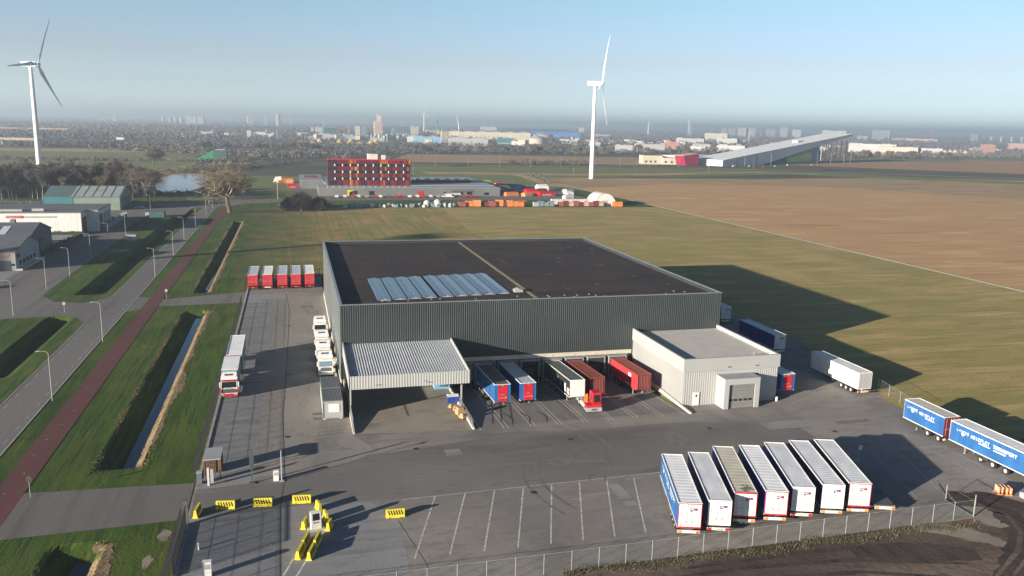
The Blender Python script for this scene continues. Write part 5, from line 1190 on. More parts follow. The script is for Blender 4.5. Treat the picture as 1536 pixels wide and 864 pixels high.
# shrubs round the pond and fields: uncountable scrub
def clumps(name, pts, r, hmin, hmax, per, m, w=.35, seed=1, flat=1.0):
    rr = random.Random(seed); b = MB()
    for (x, y) in pts:
        h = rr.uniform(hmin,hmax); R_ = r*rr.uniform(.6,1.3)
        for _ in range(per):
            a = rr.uniform(0,2*PI); q = math.sqrt(rr.random())*R_; z = h*rr.betavariate(1.6,1.3); k = R_*(1-.55*(z/h)**2)/R_
            px, py = x+q*math.cos(a)*k, y+q*math.sin(a)*k*flat; s = w*rr.uniform(.5,1.4); t = rr.uniform(0,PI); u = rr.gauss(0,.5)
            b.tri((px-s*math.cos(t),py-s*math.sin(t),max(0,z-s*.6)),(px+s*math.cos(t),py+s*math.sin(t),max(0,z-s*.5)),(px+s*u,py+s*u*.5,z+s*1.1))
    return kind(b.build(name, m), 'stuff')
def along(path, n, w, seed):
    rr = random.Random(seed); L_ = [math.dist(a, c) for a, c in zip(path, path[1:])]; T = sum(L_); out = []
    for _ in range(n):
        d = rr.uniform(0,T); 
        for (a, c), l in zip(zip(path, path[1:]), L_):
            if d <= l: break
            d -= l
        t = min(1,d/l); out.append((a[0]+(c[0]-a[0])*t+rr.gauss(0,w), a[1]+(c[1]-a[1])*t+rr.gauss(0,w)))
    return out
clumps('pond_scrub', along([(-108,470),(-106,585),(-86,594),(-66,580),(-57,500),(-60,420)], 150, 2.2, 1), 1.8, .8, 2.4, 34, M['twigwarm'], .22, 2)
clumps('pond_scrub', along([(-100,415),(-84,380),(-68,400)], 60, 2, 3), 1.8, .8, 2.0, 34, M['twigdark'], .22, 4)
clumps('scrub_wood', along([(-90,600),(-60,640),(-30,720),(0,790)], 160, 9, 5), 3, 1.5, 4, 40, M['twigdark'], .4, 6)
clumps('scrub_wood', along([(-110,610),(-70,700),(-60,760)], 130, 12, 7), 3, 1, 3, 36, M['twigwarm'], .4, 8)
clumps('reed_belt', along([(-430,800),(-100,800),(-60,800)], 420, 14, 9), 4, 1.8, 3.2, 34, M['twig'], .5, 10)
clumps('brown_thicket', along([(240,820),(340,815)], 90, 9, 11), 4, 3, 6, 50, M['twig'], .5, 12)
clumps('brown_thicket', along([(185,480),(196,560)], 16, 3, 13), 2.5, 3, 7, 60, M['twiggrey'], .35, 14)
# far woods that read as one mass
def belt(path, n, w, h0, h1, m, seed, per=26, r=5, tw=.9): return clumps('far_wood', along(path, n, w, seed), r, h0, h1, per, m, tw, seed+100)
belt([(-380,1185),(-235,1215),(-120,1130)], 190, 16, 6, 10, M['farwood'], 21, 44)
belt([(-240,1090),(-100,1000),(-20,925),(60,940)], 150, 20, 4, 9, M['farwoodb'], 22, 44)
belt([(-330,1250),(-200,1290),(60,1350)], 200, 26, 5, 9, M['farwood'], 23, 40)
belt([(-20,1010),(120,1120),(230,1200),(420,1230)], 260, 22, 4, 8, M['farwood'], 24, 36, 4, .7)
belt([(40,1350),(220,1290),(420,1260),(560,1230)], 260, 26, 4, 9, M['farwoodb'], 25, 34, 4, .7)
belt([(430,1240),(560,1330),(700,1330),(930,1260)], 260, 26, 3, 7, M['farwood'], 26, 34, 4, .7)
belt([(940,1250),(1240,1290),(1650,1410),(1900,1480)], 460, 24, 5, 10, M['farwoodb'], 27, 36)
belt([(-180,1480),(100,1600),(420,1560)], 240, 40, 5, 10, M['farwood'], 28, 30, 5, .9)
belt([(500,1560),(900,1500),(1300,1600),(1900,1750)], 360, 60, 5, 9, M['farwood'], 29, 30, 6, 1.0)
for k, (d0, n, sp, h0, h1) in enumerate(((1900,180,70,6,10),(2400,360,80,6,11),(3000,520,120,7,12),(3700,850,240,8,14),(4500,900,300,9,16),(5400,950,330,10,20),(6800,1000,500,14,26),(8500,1000,700,16,34),(10500,1000,900,20,42),(12500,1000,900,26,52))):
    cxm = -6.96; a0, a1 = R(-19), R(50)
    path = [(cxm+d0*math.sin(a0+(a1-a0)*i/10), -135+d0*math.cos(a0+(a1-a0)*i/10)) for i in range(11)]
    if k == 0: path = path[:4]
    belt(path, n, sp, h0, h1, M[('farwood','farwoodb')[k % 2]], 40+k, 22, 8+2.2*k+(k > 5)*10, 1.4+.5*k)
belt([(700,1980),(1200,1900),(2100,1900)], 420, 110, 7, 13, M['farwood'], 60, 24, 8, 1.5)
belt([(-1300,3600),(-600,3700),(-100,3700)], 420, 260, 12, 20, M['farwood'], 61, 26, 14, 3)
belt([(-900,2450),(-500,2500),(-150,2500)], 330, 110, 9, 16, M['farwoodb'], 62, 26, 10, 2)
belt([(-640,1750),(-350,1800),(-120,1800)], 330, 90, 8, 15, M['farwood'], 63, 28, 8, 1.6)
belt([(3200,3300),(4200,3200),(5200,3300)], 330, 200, 10, 18, M['farwoodb'], 64, 22, 14, 3)
# single trees standing in front of the town, each its own thing
far_p = [tree('bare_tree', 'bare tree of the loose rows standing before the town', (200+40*i,1150,0), 70+i, 13+i, 'bark', ('twig','twiggrey','twigwarm')[i], 'single bare trees before the town', spread=1.05, levels=3, trunk=.3, fork=.25, nb=5, up=.55, twigs=16, tw=.28, tl=2.6) for i in range(3)]
rr = random.Random(8)
for k in range(70):
    u = rr.random(); x = -150+u*1500; y = 1120+rr.uniform(-60,120)+max(0,(x-400))*.12
    if 430 < x < 900 and y < 1200: y += 180
    dup(far_p[k % 3], (x,y,0), rr.uniform(0,6), None, None, (rr.uniform(.7,1.2),)*3)
CITY=[
('box', 'white', -1277, 6221, 41.8, 68.6, 0.197, 'pair of white storage halls on the far horizon above the left woods'),
('box', 'white', -1195, 6200, 25.5, 65.8, 0.185, 'tiny white block on the horizon right of the white storage halls'),
('tank', 'white', -868, 6115, 16.3, 61.9, 0.137, 'first white tank from the left in the tank row on the left horizon'),
('tank', 'white', -818, 6102, 18.6, 58.4, 0.129, 'second white tank from the left in the tank row on the left horizon'),
('tank', 'white', -782, 6093, 18.6, 56.9, 0.124, 'third white tank from the left in the tank row on the left horizon'),
('tank', 'white', -744, 6083, 23.2, 57.8, 0.118, 'fourth white tank from the left in the tank row on the left horizon'),
('box', 'white', -654, 6060, 116.2, 59.9, 0.104, 'long white works with one short stack on the left horizon'),
('stack', 'white', -646, 6058, 7.0, 78.7, 0.103, 'short white stack on the long white works on the left horizon'),
('box', 'paleblue', -280, 5963, 37.2, 73.4, 0.045, 'pale hazy hall on the horizon left of the tall chimneys'),
('stack', 'white', -166, 5933, 7.0, 138.8, 0.026, 'tallest thin white chimney on the horizon left of the tower tank'),
('stack', 'paleblue', -183, 5938, 4.6, 91.9, 0.029, 'thin pale chimney just left of the tallest white chimney'),
('tank', 'white', -92, 5914, 29.8, 94.0, 0.014, 'tall white cylindrical tower between two chimneys on the horizon'),
('stack', 'white', -9, 5893, 7.0, 109.9, 0.0, 'thin white chimney right of the tall cylindrical tower'),
('stack', 'white', 213, 5835, 7.0, 105.8, -0.037, 'lone white chimney on the horizon above the teal office'),
('house', 'white', -185, 1888, 12.2, 9.2, 0.088, 'white villa with grey roof beside the right white villa'),
('house', 'white', -174, 1936, 15.7, 10.2, 0.08, 'white flat villa among trees above the green wedge building'),
('house', 'cream', -226, 1969, 6.3, 6.3, 0.104, 'small cream house left of the two white villas'),
('box', 'cream', -115, 2165, 11.4, 17.6, 0.047, 'narrow cream block among the trees right of the villas'),
('box', 'white', -113, 2375, 7.7, 8.6, 0.042, 'little white cube right of the narrow cream block'),
('box', 'white', -67, 2213, 27.1, 9.9, 0.026, 'low white hall with a dark base left of the glass tower'),
('office', 'steel', -36, 2060, 12.7, 21.0, 0.013, 'short grey and white office tower left of the town'),
('box', 'white', -82, 2975, 21.5, 10.5, 0.024, 'thin white hall roof behind the low white hall'),
('box', 'white', 26, 2413, 30.6, 11.9, -0.013, 'low white shed at the left end of the town'),
('box', 'cream', 68, 3011, 11.0, 24.5, -0.024, 'slim cream tower left of the teal office'),
('box', 'white', 88, 2877, 28.2, 24.6, -0.032, 'stepped white works building beside the teal office'),
('office', 'teal', 108, 2499, 37.7, 26.8, -0.044, 'dark teal office block in the left part of the town'),
('box', 'white', 86, 2314, 28.7, 11.5, -0.038, 'small white hall in front of the teal office'),
('house', 'white', 134, 2309, 23.0, 14.4, -0.057, 'white building cluster right of the teal office'),
('stack', 'brick', 156, 2330, 3.9, 38.8, -0.066, 'brick chimney left of the tall office'),
('office', 'cream', 170, 2200, 13.8, 34.6, -0.076, 'tall cream office slab beside its blue twin'),
('office', 'bluegrey', 200, 2371, 17.8, 30.7, -0.082, 'blue grey office block against the cream slab'),
('box', 'sand', 263, 2542, 14.9, 66.8, -0.1, 'tallest sand coloured grain tower of the town'),
('box', 'sand', 238, 2307, 23.3, 46.6, -0.1, 'broad shoulder block at the foot of the grain tower'),
('silo', 'white', 182, 1860, 14.3, 18.2, -0.094, 'left white silo cluster below the grain tower'),
('silo', 'white', 202, 1841, 23.6, 18.9, -0.105, 'right white silo cluster below the grain tower'),
('box', 'darkgreen', 332, 2870, 31.1, 31.1, -0.112, 'dark green process building right of the grain tower'),
('box', 'steelblue', 374, 2847, 40.5, 34.6, -0.127, 'dark steel blue plant with rooftop units right of the grain tower'),
('frame', 'steel', 332, 2736, 16.0, 25.2, -0.118, 'open steel pipe frame between the dark plants'),
('box', 'cream', 419, 2827, 26.2, 34.5, -0.143, 'cream hall with a stepped top left of the green crane'),
('hall', 'skyblue', 302, 1814, 63.7, 17.3, -0.157, 'sky blue low hall in front of the green crane'),
('box', 'white', 492, 2903, 36.8, 22.1, -0.163, 'white hall behind the sky blue hall'),
('box', 'cream', 363, 1919, 16.7, 26.7, -0.178, 'pale end block left of the long beige hall'),
('hall', 'beige', 626, 2546, 271.1, 26.5, -0.232, 'long beige ribbed hall in the middle of the town'),
('hall', 'palegrey', 361, 1625, 86.4, 18.7, -0.206, 'pale arched hall in front of the long beige hall'),
('box', 'teal', 491, 1810, 37.0, 15.3, -0.25, 'small teal hall right of the pale arched hall'),
('hall', 'navy', 1503, 4923, 400.7, 33.7, -0.29, 'long dark blue roofed hall behind the long beige hall'),
('hall', 'cobalt', 1036, 3164, 157.6, 29.0, -0.306, 'bright blue hall left of the right wind turbine'),
('box', 'cobalt', 1051, 2910, 34.7, 21.9, -0.334, 'lower bright blue end block beside the wind turbine'),
('dome', 'cream', 612, 1947, 43.5, 22.6, -0.289, 'round cream domed store with a pale roof'),
('dome', 'palegrey', 877, 2761, 72.7, 24.2, -0.296, 'grey domed store behind the cream domed store'),
('box', 'sand', 1955, 5384, 37.3, 44.0, -0.342, 'small cream yellow cube on the skyline left of the wind turbine'),
('box', 'white', 1325, 5547, 116.5, 36.4, -0.23, 'white long hall on the skyline above the beige hall'),
('box', 'white', 733, 2023, 34.6, 10.9, -0.33, 'low white roof under the blue end block'),
('box', 'white', 1396, 3504, 62.0, 15.5, -0.368, 'low white roofs just right of the wind turbine mast'),
('box', 'white', 630, 1402, 33.1, 11.9, -0.393, 'white flat shop right of the wind turbine'),
('box', 'white', 684, 1464, 8.3, 11.1, -0.408, 'short white shop unit left of the long white roof'),
('house', 'cream', 932, 2225, 26.3, 10.1, -0.379, 'pale houses right of the wind turbine mast'),
('box', 'white', 680, 1384, 54.1, 15.0, -0.424, 'long white warehouse roof left of the red cube'),
('box', 'brick', 836, 1618, 26.1, 16.1, -0.448, 'orange brick block behind the red cube'),
('box', 'palegrey', 1251, 2346, 89.4, 17.4, -0.469, 'grey flat roofs in front of the big cream hall'),
('box', 'white', 2682, 5196, 14.0, 110.0, -0.467, 'left half of the twin white tower on the skyline'),
('box', 'steel', 2697, 5192, 15.4, 98.7, -0.47, 'right grey half of the twin tower on the skyline'),
('box', 'cream', 1753, 3098, 95.6, 32.9, -0.498, 'big windowless cream hall left of the ski slope hall'),
('box', 'palegrey', 1385, 2346, 66.2, 19.9, -0.511, 'lower pale hall in front of the big cream hall'),
('box', 'white', 876, 1545, 34.7, 14.0, -0.484, 'white shop with flat roof right of the red cube'),
('box', 'white', 905, 1472, 58.8, 13.5, -0.516, 'white long shop roof beside the foot of the ski slope hall'),
('stack', 'white', 1789, 2890, 4.6, 51.5, -0.536, 'white chimney standing behind the ski slope hall'),
('apart', 'white', 2926, 5133, 34.6, 66.7, -0.508, 'leftmost white apartment block of the skyline row'),
('apart', 'white', 2974, 5120, 51.4, 65.5, -0.516, 'second white apartment block of the skyline row'),
('apart', 'cream', 3043, 5102, 58.4, 68.0, -0.527, 'third and cream apartment block of the skyline row'),
('apart', 'white', 3106, 5086, 56.1, 68.5, -0.538, 'fourth apartment block of the skyline row'),
('box', 'slate', 3175, 5068, 11.7, 72.5, -0.549, 'dark slim tower between the skyline apartment blocks'),
('apart', 'white', 3240, 5052, 60.8, 66.5, -0.559, 'fifth apartment block of the skyline row'),
('apart', 'white', 3327, 5029, 49.1, 76.0, -0.573, 'sixth and tallest apartment block of the skyline row'),
('apart', 'paleblue', 3415, 5006, 56.1, 64.0, -0.587, 'faint hazy apartment block right of the skyline row'),
('box', 'white', 3671, 4940, 163.8, 61.6, -0.627, 'long white hall behind the top of the ski slope hall'),
('apart', 'white', 3990, 4857, 107.7, 72.7, -0.675, 'broad white apartment block right of the ski slope top'),
('apart', 'cream', 3470, 4376, 60.9, 33.6, -0.657, 'cream flats just right of the ski slope top'),
('house', 'cream', 3789, 4426, 94.8, 34.5, -0.694, 'row of cream houses in the right suburb'),
('box', 'pinkbrick', 3506, 3902, 157.7, 24.6, -0.716, 'long pale brick school block in the right suburb'),
('box', 'slate', 4344, 4766, 16.4, 81.0, -0.726, 'dark slim tower on the right skyline'),
('box', 'steelblue', 4628, 4692, 51.6, 59.4, -0.765, 'hazy blue tower block on the far right skyline'),
('tank', 'white', 4744, 4662, 18.8, 51.4, -0.781, 'first of four white tanks on the right horizon'),
('tank', 'white', 4813, 4644, 18.8, 52.0, -0.79, 'second of four white tanks on the right horizon'),
('tank', 'white', 4884, 4626, 18.8, 52.2, -0.799, 'third of four white tanks on the right horizon'),
('tank', 'white', 4954, 4608, 18.8, 52.9, -0.808, 'fourth and rightmost of the white tanks on the right horizon'),
('box', 'white', 1271, 1486, 100.4, 22.1, -0.667, 'large white distribution hall right of the ski slope hall'),
('box', 'cream', 1278, 1411, 80.6, 17.6, -0.693, 'long cream hall overlapping the large white distribution hall'),
('box', 'palegrey', 1563, 1634, 54.3, 11.9, -0.726, 'low grey hall right of the cream hall'),
('house', 'cream', 1553, 1542, 56.8, 13.8, -0.749, 'row of pale houses left of the red brick block'),
('box', 'slate', 1713, 1641, 24.2, 15.6, -0.769, 'dark hall beside the red brick block'),
('apart', 'brick', 1728, 1624, 32.7, 24.1, -0.779, 'red brick apartment block in the right suburb'),
('apart', 'pinkbrick', 2320, 2088, 61.7, 25.3, -0.808, 'pale brick apartment block at the right edge'),
]
# ------------------------------------------------------------------ wind turbines
def turbine(label, x, y, hub, R_, yaw, ang, tw0=2.1, tw1=1.3):
    """yaw: direction the rotor faces (about z, 0 = -y); ang: rotor angle"""
    t = thing('wind_turbine', label, 'wind turbine', (x,y,0), 0, None)
    b = MB(); n = 24
    for i in range(6): b.cyl((0,0,hub*i/6),(0,0,hub*(i+1)/6),tw0+(tw1-tw0)*i/6,tw0+(tw1-tw0)*(i+1)/6,n,cap=False)
    b.build('tower', M['turbine'], t, smooth=True)
    b = MB(); prof = [(-1.9,0),(-1.9,3.2),(-1.5,3.7),(1.5,3.7),(1.9,3.2),(1.9,0)]; b.extr([(x_,z+hub-.2) for x_,z in prof],'y',-5.0,6.5); na = b.build('nacelle', M['turbine'], t); na.rotation_euler.z = yaw
    b = MB(); c = (0,-4.4,hub+1.6); 
    for (y0,r0),(y1,r1) in zip([(-8.1,.05),(-7.7,1.0),(-6.9,1.6),(-5.2,1.7)],[(-7.7,1.0),(-6.9,1.6),(-5.2,1.7),(-5.1,1.5)]): b.cyl((0,y0,hub+1.6),(0,y1,hub+1.6),r0,r1,16,cap=False)
    hb = b.build('hub', M['turbine'], t, smooth=True); hb.rotation_euler.z = yaw
    for k in range(3):
        b = MB(); a = ang+k*2*PI/3; N_ = 12; sec = []
        for i in range(N_+1):
            s = i/N_; r = 1.2+s*(R_-1.2); ch = (1.5+ (2.0*min(1,s/.16)))*(1 if s < .16 else (1-.83*((s-.16)/.84)**.8)); th = max(.10, .75*(1-s)**1.2*min(1,1)); tw = R(16)*(1-s)**1.5+R(4); bend = -2.2*s*s
            ring = []
            for px, py in ((-.30,0),(0,.5),(.35,.25),(.70,0),(.35,-.25),(0,-.5)):
                u, v = px*ch, py*th; u, v = u*math.cos(tw)-v*math.sin(tw), u*math.sin(tw)+v*math.cos(tw)
                # blade runs along radial direction in the x-z plane
                X = r*math.sin(a)+u*math.cos(a); Z = r*math.cos(a)-u*math.sin(a); ring.append((X, -6.3+v+bend, hub+1.6+Z))
            sec.append(ring)
        for i in range(N_):
            for j in range(6):
                q = (j+1) % 6; b.quad(sec[i][j], sec[i+1][j], sec[i+1][q], sec[i][q])
        bl = b.build('blade', M['turbine'], t, smooth=True); bl.rotation_euler.z = yaw
    return t
turbine('left wind turbine rising behind the small wood', -200,592,81,39,R(71),R(24))
turbine('right wind turbine standing at the edge of the ploughed field', 247.7,550.4,80,43,R(77),R(-26))
turbine('wind turbine outside the left edge whose tower shadow crosses the road and field', -330,10,80,41,R(25),R(10))
def smallmill(label, x, y, hub, w=1.6):
    t = thing('wind_turbine', label, 'wind turbine', (x,y,0)); b = MB(); b.cyl((0,0,0),(0,0,hub),w*1.2,w*.8,8); b.build('tower', M['turbine'], t)
    b = MB(); b.box(-1.5,1.5,-4,4,hub-1,hub+3); b.build('nacelle', M['turbine'], t)
    for a in (.1,2.2,4.3):
        b = MB(); b.quad((0,-5,hub),(1.5,-5,hub+2),(hub*.5*math.sin(a)+1,-5,hub+hub*.5*math.cos(a)),(hub*.5*math.sin(a),-5,hub+hub*.5*math.cos(a))); b.v += [(x_,-4.4,z) for x_,_,z in b.v]; b.f.append((7,6,5,4)); b.m.append(0); b.build('blade', M['turbine'], t)
smallmill('small far wind turbine on the skyline right of the near turbine', 2115,4613,80,3); smallmill('small far wind turbine behind the sky blue hall', 631,3988,95,2.2)

# ------------------------------------------------------------------ fire station with red block
fs = thing('red_office_block', 'four storey office block with red, orange and purple panels standing on the grey fire hall', 'building', (14.5,390,0))
cols = [mat('panel_%s' % n, c, .35, .1, .3) for n, c in (('crimson',(.13,.008,.018)),('wine',(.065,.007,.02)),('plum',(.035,.008,.025)),('scarlet',(.20,.018,.014)),('orange',(.34,.085,.012)),('gold',(.36,.17,.02)))]
b = MB(); b.box(0,51,0,16,5.2,20.8); b.build('core', M['black'], fs)
rr = random.Random(12); b = MB(); zz = [(5.4,8.2),(9.6,12.0),(13.4,15.8),(17.2,18.0),(19.1,21.0)]
zz = [(5.4,8.0),(9.5,11.7),(13.2,15.4),(16.9,19.0)]; zz = [(5.3,7.6),(9.2,11.4),(13.0,15.2),(16.8,17.4),(18.9,21.0)]
zz = [(5.3,8.4),(10.3,12.6),(14.5,16.8),(18.7,21.0)]
for i in range(51):
    hot = abs(i-15) < 3 or abs(i-34) < 3 or i > 48
    for (z0, z1) in zz:
        c = rr.choice((4,5,3,4)) if hot and rr.random() < .6 else (rr.choice((2,1,2)) if i < 5 else rr.choice((0,0,1,1,2,3,0)))
        b.box(i+.02,i+.98,-.18,0,z0,z1,c)
for j in range(16):
    for (z0, z1) in [(5.3,21.0)]: b.box(-.18,0,j+.02,j+.98,z0,z1,rr.choice((1,2,2))); b.box(51,51.18,j+.02,j+.98,z0,z1,rr.choice((3,4,0)))
b.build('facade_panels', cols, fs)
for si, z in enumerate((8.4,12.6,16.8)):
    for k in range(10):
        x = 3.4+k*4.75; q = MB(); q.box(x+1.0,x+4.3,-.05,.02,z+.15,z+1.75); f_ = q.build('window', M['glass'], fs)
        q = MB(); q.box(x+.3,x+.95,-.16,0,z+.2,z+1.7); q.build('white_shutter', M['white'], f_)
b = MB(); b.box(-.2,51.2,-.25,16.2,20.95,21.3); b.build('roof', M['red'], fs); b = MB(); b.box(25,31,4,12,21.3,24.6); b.build('roof_plant', M['offwhite'], fs); b = MB(); b.box(33,36,5,11,21.3,24); b.build('roof_plant', M['offwhite'], fs); b = MB(); b.box(36,39,5,12,21.3,23.6); b.build('roof_plant', M['darkgrey'], fs)
fh = thing('fire_hall', 'long low grey hall with flat pale roof under and beside the red office block', 'building', (-2,373,0))
b = MB(); b.box(0,15,55,120,0,5.2); b.box(10,15,0,30,0,4.6); b.box(15,122.5,0,16.5,0,4.9); b.box(68,122.5,16.5,100,0,5.2); b.box(15,68,33.5,100,0,5.0); b.build('wall', M['facade_grey'], fh)
b = MB(); b.box(-.2,15.2,54.8,120.2,5.2,5.5); b.box(9.8,15.2,-.2,30,4.6,4.9); b.box(15.2,122.7,-.2,16.5,4.9,5.2); b.box(68,122.7,16.5,100.2,5.2,5.5); b.box(15,68,33.5,100.2,5.0,5.3)
rf_ = b.build('roof', mat('grey_membrane', (.25,.28,.31), .6, .1, .05), fh)
b = MB(); b.box(72,112,40,44,5.5,7.2); b.build('skylight', M['rust'], rf_); b = MB(); b.box(3,12,85,88,5.5,6.8); b.build('skylight', M['rust'], rf_)
for i in range(7): b = MB(); b.box(70+i*7,73+i*7,60,63,5.5,6.9); b.build('roof_unit', M['offwhite'], rf_)
for i, (x, w_, z0, z1, mk) in enumerate(((27,4,0,3.6,'yellow'),(40,3,.6,3.0,'glass'),(70,3.5,0,3.0,'red'),(91,14,2.2,3.6,'darkgrey'),(86,1.4,.8,2.6,'glass'),(97,1.4,.8,2.6,'glass'),(101,3,.8,2.6,'glass'),(112,3,.6,2.2,'glass'))):
    q = MB(); q.box(x,x+w_,-.12,0,z0,z1); q.build('door' if i in (0,2) else 'window', M[mk], fh)
q = MB(); q.box(28,30,-.16,-.12,0,2.6); q.build('doorway', M['darkred'], fh)
for k in range(14):
    q = MB(); q.box(15+3.6*k,15.3+3.6*k,-.14,0,4.9,6.2); q.build('column', M['offwhite'], fh)
# cars in front of the hall
for k in range(20):
    x = 18+k*4.3+(k % 3)*.5; c = ('white','white','red','white','grey','red','white','slate','red','red')[k % 10]
    car('%s car in the parked row before the grey fire hall, number %s from the left' % (('white' if c == 'white' else 'red' if c == 'red' else 'grey' if c == 'grey' else 'slate'), ('one','two','three','four','five','six','seven','eight','nine','ten','eleven','twelve','thirteen','fourteen','fifteen','sixteen','seventeen','eighteen','nineteen','twenty')[k]), x, 363+(k % 2)*1.2, PI/2+.05, c, 'cars parked before the grey fire hall')
car('white van parked at the right end of the fire hall front', 84,362,0,'white','vans by the fire hall',True,6); car('white lorry sized van beside the hall corner', 90,366,0,'offwhite','vans by the fire hall',True,7)
# containers, stacks and tents of the storage yard
def container(label, x, y, L_, h, col, rz=0, w=2.4, group='containers stored along the front of the fire yard'):
    t = thing('container', label, 'container', (x,y,0), rz, group); b = MB(); n = max(4,int(L_/.6))
    pts = []
    for i in range(n):
        for f, o in ((0,0),(.3,0),(.5,.07),(.8,.07)): pts.append((-L_/2+L_*(i+f)/n, -w/2+o))
    pts.append((L_/2,-w/2))
    for x_, y_ in pts: b.v += [(x_,y_,.15),(x_,y_,h)]
    for i in range(len(pts)-1): b.f.append((2*i,2*i+2,2*i+3,2*i+1)); b.m.append(0)
    b.box(-L_/2,L_/2,-w/2+.1,w/2,.15,h); b.build('side_wall', M[col], t); b = MB(); b.box(-L_/2-.03,L_/2+.03,-w/2-.03,w/2+.03,h,h+.1); b.build('roof', M[col], t)
    b = MB(); b.box(L_/2,L_/2+.06,-w/2+.1,w/2-.1,.3,h-.1); b.build('door', M['palegrey'], t); return t
cn = ('one','two','three','four','five','six','seven','eight','nine','ten','eleven','twelve')
for k in range(9): container('red orange container of the row before the fire yard, number %s from the left' % cn[k], 82+k*4.3, 305.5+(k % 2), 3.9, 2.5+(k % 3)*.5, ('rust','orange','amber')[k % 3] if k % 4 else 'rustroof')
for k in range(3): container('flat orange panel stack right of the red orange row, number %s from the left' % cn[k], 109+k*3.2, 304.8, 3.0, 3.4-.4*k, 'orange')
for k in range(4): container('pale blue green box container left of the white tarp row, number %s from the left' % cn[k], 124+k*3.0, 304.6, 2.7, 2.4+(k % 2)*.6, ('palegrey','bluegrey','shedgreen','bluegrey')[k])
for k in range(6): container('white tarp covered box behind the pink red containers, number %s from the left' % cn[k], 139+k*4.2, 317, 4.0, 3.0, 'offwhite', group='white tarp covered boxes')
for k in range(9): container('pink red container leading up to the white dome tent, number %s from the left' % cn[k], 139+k*3.0, 305.6, 2.8, 2.2+(k % 2)*.7, ('rustroof','rust','pinkbrick')[k % 3])
container('orange container at the foot of the white dome tent', 172, 302.4, 5.4, 2.7, 'orange', group=None)
pile_cols = ('palegrey','shedgreen','grey','bluegrey','offwhite','teal','steel')
for k in range(26):
    x = 19+k*2.35; t = thing('equipment_pile', 'grey and green equipment pile in the storage strip, number %d from the left' % (k+1), 'equipment', (x,303.2+(k*5 % 3)*1.6,0), .2*(k % 5), 'equipment piles in the storage strip')
    b = MB(); r2 = random.Random(k); h = r2.uniform(.7,1.9); b.box(-.95,.95,-.9,.9,0,h); b.build('stack', M[pile_cols[k % 7]], t); b = MB(); b.cyl((-.6,0,h),(.6,.2,h+r2.uniform(.1,.9)),.35,.2,7); b.box(-.9,-.2,-.6,.6,h,h+.35); b.build('top_part', M[pile_cols[(k*3+2) % 7]], t)
for k in range(12):
    x = -14+k*2.3; t = thing('equipment_pile', 'dark machine part pile by the dark bushes, number %d from the left' % (k+1), 'equipment', (x,300+(k % 3)*2,0), .3*k, 'dark machine piles by the bushes')
    b = MB(); b.box(-.9,.9,-.8,.8,0,1.0+(k % 3)*.5); b.build('stack', M[('rust','slate','darkgreen','bluegrey','grey')[k % 5]], t); b = MB(); b.cyl((-.5,0,1.2),(.4,0,2.4+(k % 2)),.15,n=5); b.build('top_part', M['offwhite' if k % 4 == 0 else 'teal'], t)
for i, (x, y, s) in enumerate(((64,312,3.2),(70,313,3.6))):
    t = thing('tarp_tank', ('left white tarp covered tank in the storage strip','right white tarp covered tank in the storage strip')[i], 'tank', (x,y,0), .3*i); b = MB()
    b.cyl((0,0,0),(0,0,s*.7),s*.62,s*.55,12); b.cyl((0,0,s*.7),(0,0,s*.95),s*.55,s*.12,12); b.build('tarp', M['offwhite'], t); b = MB(); b.cyl((0,0,.2),(0,0,.5),s*.65,n=12); b.build('belt', M['palegrey'], t)
tn = thing('dome_tent', 'white half round dome tent at the right end of the storage yard', 'tent', (166.5,307,0)); b = MB(); n = 14; rr_ = 6.4
pts = [(rr_*math.cos(PI-PI*i/n), 7.0*math.sin(PI*i/n)) for i in range(n+1)]
for i in range(n): 
    for k in range(6): b.quad((pts[i][0],k*2.4,pts[i][1]),(pts[i+1][0],k*2.4,pts[i+1][1]),(pts[i+1][0]*(1.0),k*2.4+2.4,pts[i+1][1]),(pts[i][0],k*2.4+2.4,pts[i][1]))
b.build('canvas', M['white'], tn)
b = MB(); m0 = len(b.v); b.v += [(x,.05,z) for x,z in pts]; b.f.append(tuple(range(m0,m0+n+1))[::-1]); b.m.append(0); b.build('front_wall', M['white'], tn); b = MB(); b.box(-2.2,1.2,-.05,.03,0,3.0); b.build('door_flap', M['palegrey'], tn)
b = MB()
for k in range(7):
    for i in range(n): b.cyl((pts[i][0]*1.01,k*2.4,pts[i][1]*1.01),(pts[i+1][0]*1.01,k*2.4,pts[i+1][1]*1.01),.12,n=4,cap=False)
b.build('rib', M['palegrey'], tn)
